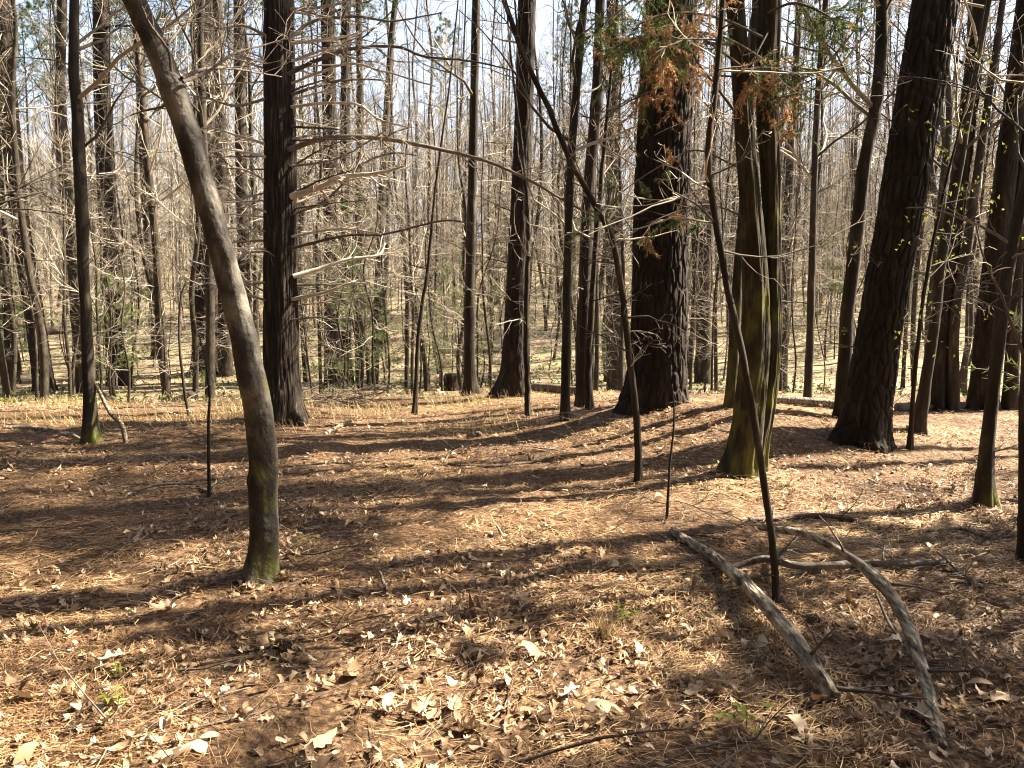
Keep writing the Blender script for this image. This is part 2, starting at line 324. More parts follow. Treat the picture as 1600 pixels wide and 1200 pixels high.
def bark_plates(seed, cw=.085, ch=.24, depth=.028, fl=.45, fh=.28):
    def f(th, ar, rr):
        r0 = float(np.median(rr)); per = max(6, round(2 * math.pi * r0 / cw))
        uu = th / (2 * math.pi) * per + .5 * (vnoise(ar * 2.5, th * 0 + 3.1, seed) - .5); vv = ar / ch + .6 * (vnoise(np.cos(th) * 3, np.sin(th) * 3 + ar * .8, seed) - .5)
        uu = uu + .9 * fbm(np.cos(th) * 2.5 + seed, np.sin(th) * 2.5 + ar * 3.2, seed + 1, 3); vv = vv + 1.3 * fbm(np.cos(th) * 4, np.sin(th) * 4 + ar * 2.2, seed + 4, 3)
        e, cid = voro(uu, vv, per, seed)
        e2, c2 = voro(uu * 2, vv * 3.1, per * 2, seed + 7)
        rag = fbm(np.cos(th) * 22, np.sin(th) * 22 + ar * 16, seed, 3)
        h = smooth(.02, .2, e + .22 * rag) * (.45 + .55 * cid) + .3 * smooth(.02, .22, e2 + .2 * rag) * c2 + .55 * rag
        fla = fl * np.exp(-np.maximum(ar - .15, 0) / fh) * (.65 + .5 * np.cos(lobes * th + seed * 3) + .4 * np.cos(2 * th + seed))
        return kk + rr * (amp * 2.2 * n + amp * .8 * n2 + fla)
    return f
def bark_plates(seed, cw=.085, ch=.24, depth=.028, fl=.45, fh=.28):
    def f(th, ar, rr):
        r0 = float(np.median(rr)); per = max(6, round(2 * math.pi * r0 / cw))
        uu = th / (2 * math.pi) * per + .5 * (vnoise(ar * 2.5, th * 0 + 3.1, seed) - .5); vv = ar / ch + .6 * (vnoise(np.cos(th) * 3, np.sin(th) * 3 + ar * .8, seed) - .5)
        e, cid = voro(uu, vv, per, seed)
        e2, c2 = voro(uu * 2, vv * 2.6, per * 2, seed + 7)
        h = smooth(.0, .30, e) * (.6 + .4 * cid) + .22 * smooth(0, .3, e2) * c2 + .25 * fbm(np.cos(th) * 14, np.sin(th) * 14 + ar * 9, seed, 2)
        fla = fl * np.exp(-np.maximum(ar - .15, 0) / fh) * (.6 + .45 * np.cos(5 * th + seed) + .45 * np.cos(3 * th + seed * 2))
        k = rr / r0
        return depth * np.clip(k, .25, 1) * (h - .55) + rr * (fla + .05 * fbm(np.cos(th) * 1.5, np.sin(th) * 1.5 + ar * .6, seed, 2))
    return f
def bark_flutes(seed, depth=.02, fl=.3):
    def f(th, ar, rr):
        r0 = np.median(rr)
        t2 = th + .25 * (vnoise(ar * .5, ar * 0 + seed) - .5) * 2
        g = .5 * np.cos(7 * t2 + seed) + .5 * np.cos(4 * t2 + 1)
        per = 46; e, cid = voro(t2 / (2 * math.pi) * per, ar / .9, per, seed)
        s = vnoise(t2 / (2 * math.pi) * 120, ar * .8, seed + 2) - .5
        return depth * np.clip(rr / r0, .3, 1) * (.9 * g + .9 * (smooth(0, .4, e) - .6) + .5 * s) + rr * fl * np.exp(-np.maximum(ar - .15, 0) / .3) * (.7 + .6 * np.cos(5 * th + seed) + .3 * np.cos(9 * th))
    return f
def path_tree(pix, Y, H, lean=None, sink=.15, vis=.85, rings=60, topr=.25):
    """pixel path (x, y, width) at depth Y -> smooth world path continued upward to height H"""
    c = [at(x, y, Y) for x, y, w_ in pix]; r = [w_ * .5 * px2m(Y) for x, y, w_ in pix]
    if lean is not None:
        z0 = c[0][2]
        for k in range(len(c)):                                     # lean towards / away from the viewer, keeping the sight line
            yy = Y + lean * (c[k][2] - z0); c[k] = at(pix[k][0], pix[k][1], yy); r[k] = pix[k][2] * .5 * px2m(yy)
    base = c[0].copy(); ctop = c[-1]
    low = base.copy(); low[2] = gz(base[0], base[1]) - sink
    if low[2] < base[2] - .02: c.insert(0, low); r.insert(0, r[0])
    d = nrm(c[-1] - c[-2]); z = ctop[2]; p = ctop.copy(); rt = r[-1]; n = 6
    if H > z + .5:
        for k in range(1, n + 1):
            d = nrm(d * (1 - .12) + np.array([0, 0, .12])); stp = (H - z) / n
            p = p + d * stp; c.append(p.copy()); r.append(rt * (1 - (1 - topr) * k / n))
    nvis = len(c) - (n if H > z + .5 else 0) - 1
    s = np.concatenate([np.linspace(0, nvis, int(rings * vis), endpoint=False), np.linspace(nvis, len(c) - 1, max(int(rings * (1 - vis)), 6))])
    P, RR = spline(c, r, s)
    return P, RR, np.array([base[0], base[1], gz(base[0], base[1])])
def put_trunk(name, P, RR, sides, disp, m, parent, origin):
    return link(name, make_mesh(name, m, *sweep(P, RR, sides, disp), origin), parent)
def tufts(mb, centers, dirs, rng, n=16, L=.14, wd=.007, spread=.9, tint=(0, 1)):
    """needle tufts: n thin blades round each centre"""
    C = np.repeat(centers, n, 0); D = np.repeat(dirs, n, 0)
    d = D + rng.normal(0, spread, C.shape); d /= np.linalg.norm(d, axis=1, keepdims=True)
    s = np.cross(d, rng.normal(0, 1, C.shape)); s /= np.linalg.norm(s, axis=1, keepdims=True) + 1e-9
    L_ = (L * rng.uniform(.6, 1.2, len(C)))[:, None]
    v = np.stack([C - s * wd * .5, C + s * wd * .5, C + d * L_], 1)
    mb.tris(v, rng.uniform(*tint, len(C)))
def copy_tree(o, loc, rz, sc, label=None, group=None):
    c = o.copy(); COL.objects.link(c); c.location = tuple(loc); c.rotation_euler = (0, 0, rz); c.scale = (sc, sc, sc)
    if label: c['label'] = label
    if group: c['group'] = group
    for ch in o.children:
        d = ch.copy(); COL.objects.link(d); d.parent = c
    return c

# ------------------------------------------------------------------ ground
def lines(lo, hi, a, b, step, g=1.09):
    m = list(np.arange(a, b, step)); s = step; x = b
    while x < hi: m.append(x); s *= g; x += s
    m.append(hi); s = step; x = a - step
    while x > lo: m.insert(0, x); s *= g; x -= s
    m.insert(0, lo); return np.array(m)
gx = lines(-260, 260, -7.5, 7.5, .05); gy = lines(-60, 330, 1.6, 12, .045)
X, Y = np.meshgrid(gx, gy); Zg = ground_z(X, Y)
ny, nx = X.shape; i, j = np.meshgrid(np.arange(ny - 1), np.arange(nx - 1), indexing='ij')
gq = np.stack([i * nx + j, i * nx + j + 1, (i + 1) * nx + j + 1, (i + 1) * nx + j], -1).reshape(-1, 4)
g = link('ground', make_mesh('ground', M['ground'], np.stack([X, Y, Zg], -1).reshape(-1, 3), gq, np.zeros((0, 3), int), np.zeros(X.size)))
tag(g, kind='structure')

# ------------------------------------------------------------------ named trees that stand between the clearing and the far wood
rng = np.random.default_rng(7); random.seed(7)
OCC = []                                                           # (x, y, radius) already taken
def pine_crown_meshes(seed, H=9.):
    r_ = np.random.default_rng(seed); lm, nm = MB(), MB()
    for k in range(26):
        z = H * (k / 26) ** .9; a = k * 2.4 + r_.normal(0, .3); e = r_.uniform(.05, .6)
        L = (H - z) * .32 * r_.uniform(.7, 1.2) + .5
        d = np.array([math.cos(a) * math.cos(e), math.sin(a) * math.cos(e), math.sin(e)])
        sub = MB(); grow(sub, np.array([0, 0, z]), d, L, .012 * L + .008, 0, r_, (6, 3), .07, rmin=.005)
        cs, ds = [], []
        for key, T in sub.tubes.items():
            for p, ra, ti in T:
                lm.tube(p, ra, key[1], ti)
                if len(p) < 7: cs += [p[-1], p[-2]]; ds += [nrm(p[-1] - p[-2])] * 2
        tufts(nm, np.array(cs), np.array(ds), r_, 18, .2, .018, .8)
    return lm.mesh('limbs', M['hard']), nm.mesh('crown', M['pneedle'])
PCROWN = [pine_crown_meshes(31), pine_crown_meshes(32)]
def place(name, cat, label, pix, bark, H=17, Y=None, br=24, low=3, disp=None, sides=22, rings=70, lean=None, zlow=1.2, group=None, stub=0, kids=(5, 3), Lm=.17, z0f=.25):
    if Y is None: Y = float(on_ground(pix[0][0], pix[0][1])[1])
    P, RR, base = path_tree(pix, Y, H, lean, rings=rings)
    s_, j_ = P[:, 2] - base[2], rng.uniform(0, 99)                # small kinks along the stem
    kk = (.5 if cat == 'sapling' else .13) * RR * smooth(.05, .5, s_) * (RR.max() < .11)
    P[:, 0] += kk * (2.4 * fbm(s_ * 2.3, s_ * 0 + j_, 3, 2) + 1.4 * fbm(s_ * 7, s_ * 0 + j_, 5, 2)); P[:, 1] += kk * 3 * fbm(s_ * 3, s_ * 0 + j_, 8, 2)
    t = thing(name, label, cat, base, group); OCC.append((base[0], base[1], RR[0] + .3))
    if disp is None: disp = bark_plain(rng.uniform(0, 90))
    put_trunk('trunk', P, RR, sides, disp, bark, t, base)
    top = P[-1]
    lim = MB()
    if cat == 'pine tree':
        for k in range(stub):                                       # short dead stubs
            z = rng.uniform(base[2] + 1., base[2] + 9); q = np.array([np.interp(z, P[:, 2], P[:, i]) for i in range(3)]); a = rng.uniform(0, 6.28)
            sb = MB(); grow(sb, q, np.array([math.cos(a), math.sin(a), rng.uniform(-.2, .3)]), rng.uniform(.25, 1.1), .012, 0, rng, (3,), .0, rmin=.003)
            sb.build('dead_stub', M['twig'], t, base)
        cm = PCROWN[int(rng.integers(2))]; zc = H - 8.5
        q = np.array([np.interp(zc, P[:, 2], P[:, i]) for i in range(3)]) - base
        rz = rng.uniform(0, 6.28)
        for nme, me in (('limbs', cm[0]), ('crown', cm[1])):
            o = link(nme, me, t, tuple(q)); o.rotation_euler = (0, 0, rz)
    else:
        if br: crown(lim, P, RR, rng, base[2] + H * z0f, top[2], br, Lm, kids, rmin=.004)
        if low: crown(lim, P, RR, rng, base[2] + zlow, base[2] + H * .45, low, .05, (4, 2), (-.1, .6), .03, .003, Lmin=.8)
        if lim.tubes: lim.build('crown', M['twig'], t, base)
    return t, P, RR, base

KNOTS = [(4.6, 1.35, .10, .35), (5.6, 2.05, .07, .28), (0.4, 2.7, .08, .25), (4.9, 2.95, .12, .5), (5.9, 3.6, .16, .9), (4.3, .75, .08, .3), (5.3, .45, .1, .3)]
def bark_hero(th, ar, rr):
    o = bark_plain(3.3, .045, .3, .1, 5, False)(th, ar, rr) + rr * .05 * np.cos(3 * th + 1.1 * ar) * smooth(3.5, .2, ar)
    for a, z, w_, h in KNOTS:
        d = np.angle(np.exp(1j * (th - a))) * rr; q = np.hypot(d, ar - z) / w_
        o = o + rr * h * (np.exp(-(q * 1.6) ** 2) - .55 * np.exp(-(q * 4) ** 2))
    return o + rr * .03 * (vnoise(th * 2.5, ar * 60, 5) - .5)
# leaning smooth-barked tree in front on the left
HERO = [(406, 903, 54), (413, 840, 45), (414, 760, 45), (407, 660, 43), (390, 560, 41), (368, 470, 39), (335, 350, 37), (300, 230, 36), (268, 130, 35), (238, 55, 33), (206, -10, 31)]
t, P, RR, base = place('leaning_tree', 'tree', 'grey smooth-barked leaning tree with green moss on its foot, nearest on the left', HERO, M['smooth'], 12, br=16, low=0, sides=56, rings=240, disp=bark_hero, z0f=.5, lean=-.03)
def limb(name, pts, parent, base, m, Yd, seed=0, twigs=6, w0=5, w1=2, dy=0., tw_L=.4, up=.02, tint=None, kids=(3,)):
    """one limb along a pixel path, with its side twigs, as a mesh of its own"""
    r_ = np.random.default_rng(seed); n = len(pts)
    c = [at(x, y, Yd + dy * k / (n - 1)) for k, (x, y) in enumerate(pts)]
    wd = np.linspace(w0, w1, n) * .5 * px2m(Yd)
    s = np.linspace(0, n - 1, 6 * n); Pp, Rp = spline(c, wd, s)
    Pp[2:-1] += r_.normal(0, .0022 * Yd / 10, Pp[2:-1].shape)
    mb = MB(); ti = r_.random() if tint is None else tint
    mb.tube(Pp, Rp, 7, ti)
    for k in range(twigs):
        q = int(r_.integers(len(Pp) // 4, len(Pp) - 1)); d = nrm(Pp[q + 1] - Pp[q - 1]); pr = r_.normal(0, 1, 3); pr = nrm(pr - (pr @ d) * d)
        grow(mb, Pp[q], nrm(d * .7 + pr * .7), tw_L * r_.uniform(.4, 1.3), max(Rp[q] * .5, .003), 1, r_, (0,) + kids, up, rmin=.0022, wig=.25, tint=ti)
    return mb.build(name, m, parent, base)
yh = base[1]
limb('limb', [(286, 128), (325, 112), (365, 84), (402, 73), (450, 60)], t, base, M['darkwood'], yh - .15, 1, 7, 6, 2, .5, .5)
limb('limb', [(284, 122), (318, 108), (360, 107), (398, 113), (440, 120)], t, base, M['darkwood'], yh - .12, 2, 6, 6, 2, .8, .5)
limb('limb', [(262, 160), (250, 168), (226, 173), (205, 180)], t, base, M['darkwood'], yh - .1, 3, 3, 5, 2, .3, .3)
limb('limb', [(268, 112), (264, 82), (252, 62), (234, 38), (222, 10)], t, base, M['darkwood'], yh - .32, 4, 3, 5, 3, -.1, .35)
limb('limb', [(262, 70), (285, 40), (320, 10), (345, -20)], t, base, M['darkwood'], yh - .3, 5, 5, 4, 2, .4, .5)

# tall dead-limbed cedar
CED = [(442, 655, 64), (441, 610, 55), (440, 500, 52), (439, 330, 49), (437, 150, 46), (436, 0, 43)]
t, P, RR, base = place('cedar_tree', 'tree', 'tall reddish cedar trunk ringed with bare dead limbs, left of centre', CED, M['cedar'], 16, br=30, low=0, sides=120, rings=260, disp=bark_flutes(2.2), z0f=.5)
yc = base[1]
CL = [  # (points, w0, w1, twigs, pale?)
 ([(452, 62), (490, 33), (560, 26), (612, 33), (690, 20)], 6, 2, 8, 0), ([(450, 116), (500, 92), (550, 76), (620, 73), (662, 88), (740, 96), (800, 110)], 7, 2, 10, 0),
 ([(455, 68), (520, 60), (560, 52)], 5, 2, 4, 1), ([(455, 148), (520, 128), (562, 124), (605, 126)], 5, 2, 6, 0), ([(455, 167), (510, 161), (560, 164), (592, 186), (640, 200)], 5, 2, 6, 1),
 ([(455, 198), (500, 200), (528, 202)], 4, 2, 3, 0), ([(455, 218), (490, 210), (528, 202)], 4, 2, 3, 0),
 ([(450, 234), (500, 218), (545, 214), (610, 218), (690, 234), (760, 252), (820, 278), (880, 312), (940, 346)], 9, 3, 8, .2),
 ([(455, 307), (500, 292), (540, 276), (595, 270), (632, 259)], 11, 3, 7, 1), ([(450, 338), (510, 312), (565, 258), (610, 240), (655, 243)], 5, 2, 5, .1),
 ([(455, 370), (520, 358), (560, 360), (595, 366)], 4, 2, 5, 1), ([(455, 388), (540, 368), (600, 366), (690, 345), (740, 350)], 5, 2, 7, 0),
 ([(458, 432), (500, 420), (545, 405), (590, 399), (602, 380)], 8, 3, 5, 1), ([(455, 468), (510, 456), (545, 443), (575, 444)], 6, 2, 3, 1),
 ([(455, 15), (520, 8), (570, -10)], 5, 2, 5, .6), ([(456, 95), (500, 85), (545, 60), (590, 40)], 4, 2, 6, .9), ([(456, 130), (540, 100), (600, 112), (680, 135)], 4, 2, 6, .8),
 ([(425, 152), (370, 165), (330, 155), (296, 148)], 5, 2, 5, .3), ([(425, 228), (372, 212), (330, 200), (300, 205)], 5, 2, 5, .9), ([(425, 248), (365, 234), (326, 238)], 5, 2, 4, 1),
 ([(425, 335), (385, 318), (350, 290)], 4, 2, 4, .7), ([(425, 392), (385, 396), (360, 410)], 4, 2, 3, .6), ([(425, 60), (380, 40), (345, 45), (310, 30)], 5, 2, 6, .2), ([(425, 100), (390, 92), (350, 70)], 4, 2, 5, .5),
 ([(425, 290), (390, 268), (362, 262)], 4, 2, 4, .8), ([(455, 500), (500, 496), (530, 505)], 3, 2, 3, .4), ([(455, 260), (520, 250), (570, 225), (600, 205)], 4, 2, 5, .4)]
for k, (pts, w0, w1, tw, pale) in enumerate(CL):
    limb('limb', pts, t, base, M['limb'], yc - .12, 40 + k, tw + 3, w0, w1, (-.6 if k % 3 else .5) * (.3 if k == 7 else 1), .55, tint=.1 + .85 * pale)
for k in range(34):
    r_ = np.random.default_rng(300 + k); py = r_.uniform(-10, 480); sgn = 1 if r_.random() < .6 else -1
    x0 = 440 + sgn * 18; L = r_.uniform(40, 130); sl_ = r_.uniform(-.5, .25)
    limb('limb', [(x0, py), (x0 + sgn * L * .5, py + L * sl_ * .6), (x0 + sgn * L, py + L * sl_)], t, base, M['limb'], yc - .05, 500 + k, 6, r_.uniform(2.5, 4.5), 1.5, r_.uniform(-1, 1), .4)

# the two big pines
PINE1 = [(1024, 668, 108), (1024, 630, 97), (1028, 560, 88), (1031, 430, 83), (1034, 300, 81), (1041, 150, 78), (1049, 0, 73)]
Yp = 9.75
place('big_pine_tree', 'pine tree', 'thickest pine trunk with deep plated bark on a needle mound right of centre', PINE1, M['pine'], 23, Y=Yp, disp=bark_plates(4.4, .075, .30, .034, .38, .22), sides=200, rings=460, stub=8)
PINE2 = [(1346, 690, 76), (1351, 660, 70), (1364, 580, 64), (1385, 450, 61), (1405, 340, 62), (1432, 180, 63), (1462, 0, 62)]
place('big_pine_tree', 'pine tree', 'thick dark pine trunk leaning right, at the right of the clearing', PINE2, M['pine'], 22, disp=bark_plates(8.1, .07, .28, .03, .4, .22), sides=180, rings=420, stub=10)

# mossy two-stemmed cedar with green and rusty boughs
MOSS = [(1156, 744, 56), (1164, 700, 47), (1174, 620, 44), (1181, 530, 41), (1180, 430, 36), (1173, 320, 30), (1165, 220, 27), (1157, 100, 25), (1149, 0, 24)]
t, P, RR, base = place('mossy_cedar_tree', 'tree', 'mossy cedar with twin stems and hanging green and rusty sprays beside the thickest pine', MOSS, M['mossy'], 12, br=18, low=0, sides=80, rings=240, disp=bark_flutes(5.1, .012, .2), z0f=.55)
ym = base[1]
def stem(pix, Y, H, m, disp=None, sides=30, rings=120):
    P2, R2, b2 = path_tree(pix, Y, H, rings=rings)
    put_trunk('trunk', P2, R2, sides, disp or bark_plain(rng.uniform(0, 90), .05), m, t, base)
stem([(1186, 706, 26), (1200, 620, 25), (1207, 520, 25), (1206, 400, 25), (1204, 280, 27), (1199, 150, 31), (1202, 0, 33)], ym + .10, 12, M['mossy'], bark_flutes(3.1, .010, .1), 60, 200)
stem([(1140, 668, 19), (1146, 560, 17), (1153, 430, 15), (1161, 320, 12), (1168, 220, 11), (1176, 100, 10), (1180, 0, 9)], 9.1, 9, M['mossy'])
def bough(pts, dy, seed, green=40, rust=0, w=5, hang=.6, L=.46, Y0=None):
    """a bough with sprays of scale leaves hanging from it"""
    r_ = np.random.default_rng(seed); Yb = Y0 or ym; n = len(pts)
    c = [at(x, y, Yb + dy * k / (n - 1)) for k, (x, y) in enumerate(pts)]
    Pp, Rp = spline(c, np.linspace(w, 1.5, n) * .5 * px2m(Yb), np.linspace(0, n - 1, 6 * n))
    mb = MB(); mb.tube(Pp, Rp, 6, .3)
    parts = [('green_spray', M['cneedle'], int(green * .8)), ('rusty_spray', M['rust'], rust)]; out = []
    for nme, m, cnt in parts:
        for k in range(cnt):
            f = MB(); cs, ds = [], []
            q = int(r_.integers(len(Pp) // 3, len(Pp))); d = nrm(Pp[q] - Pp[q - 1]); pr = r_.normal(0, 1, 3)
            sub = MB(); grow(sub, Pp[q], nrm(d * .5 + nrm(pr) * .6 + np.array([0, 0, -hang * r_.random()])), L * r_.uniform(.4, 1.1), .003, 1, r_, (0, 4), -.06, rmin=.002, wig=.2)
            for key, T in sub.tubes.items():
                for p, ra, ti in T:
                    mb.tube(p, ra, 3, .4)
                    for a in np.linspace(.15, 1, 7): 
                        z = a * (len(p) - 1); i0 = min(int(z), len(p) - 2); cs.append(p[i0] + (z - i0) * (p[i0 + 1] - p[i0])); ds.append(nrm(p[i0 + 1] - p[i0]) + np.array([0, 0, -.25]))
            tufts(f, np.array(cs), np.array(ds), r_, 6, .045, .007, .45); out.append((nme, m, f))
    b = mb.build('bough', M['twig'], t, base)
    for nme, m, f in out: f.build(nme, m, b, base)
bough([(1195, 60), (1130, 30), (1060, 20), (1000, 35), (960, 70)], -1.2, 1, 26, 0)
bough([(1195, 95), (1140, 62), (1090, 50), (1040, 55), (985, 60)], -.9, 2, 26, 12)
bough([(1190, 130), (1120, 75), (1060, 40), (1010, 50)], -1.0, 3, 10, 12)
bough([(1160, 70), (1110, 68), (1070, 70), (1020, 66), (955, 65)], -.6, 4, 4, 9)
bough([(1160, 190), (1130, 150), (1095, 105), (1075, 75), (1060, 90)], -.8, 5, 3, 13)
bough([(1160, 120), (1080, 120), (1000, 150), (930, 192)], -.7, 6, 4, 7, 3)
bough([(1200, 20), (1240, 5), (1285, 20), (1310, 40)], -.5, 7, 26, 0)
bough([(1200, 90), (1215, 110), (1240, 115), (1265, 130)], -.5, 8, 18, 3, 3)
bough([(1200, 50), (1180, 90), (1170, 125)], -.5, 9, 2, 10, 3)
bough([(1215, 160), (1230, 175), (1225, 195)], -.35, 10, 2, 6, 3, L=.25)
bough([(1180, 150), (1190, 110), (1205, 130), (1210, 140)], -.5, 11, 9, 0, 3, L=.25)
bough([(1165, 340), (1110, 320), (1060, 330), (1010, 350)], -.7, 12, 5, 2, 3, L=.3)
bough([(1195, -20), (1120, -40), (1020, -20), (940, 40)], -.8, 13, 26, 3)
bough([(1150, 260), (1090, 235), (1040, 255), (985, 290), (940, 330)], -.7, 14, 8, 1, 3, L=.3)

# ---- the other trees one can tell apart
place('leaning_sapling', 'sapling', 'slender arching sapling crossing in front of the thickest pine, bent to the upper left', [(998, 752, 13), (994, 660, 11), (984, 560, 10), (972, 450, 10), (955, 370, 10), (930, 325, 9.5), (890, 250, 9), (855, 165, 8.5), (820, 90, 8), (785, -5, 7)], M['hard'], 7.0, br=14, low=18, disp=bark_plain(5, .05, .3, .08), rings=140, sides=18, zlow=1.0, z0f=.5)
place('leaning_sapling', 'sapling', 'thin dark curved sapling rising behind the two pale fallen limbs', [(1213, 944, 12), (1207, 850, 11), (1192, 740, 11), (1174, 630, 11), (1155, 530, 11), (1134, 430, 11), (1116, 330, 10), (1108, 240, 10), (1117, 150, 9), (1129, 0, 7)], M['hard'], 7.0, br=14, low=14, disp=bark_plain(9, .05, .3, .08), rings=140, sides=18, zlow=1.4, z0f=.55)
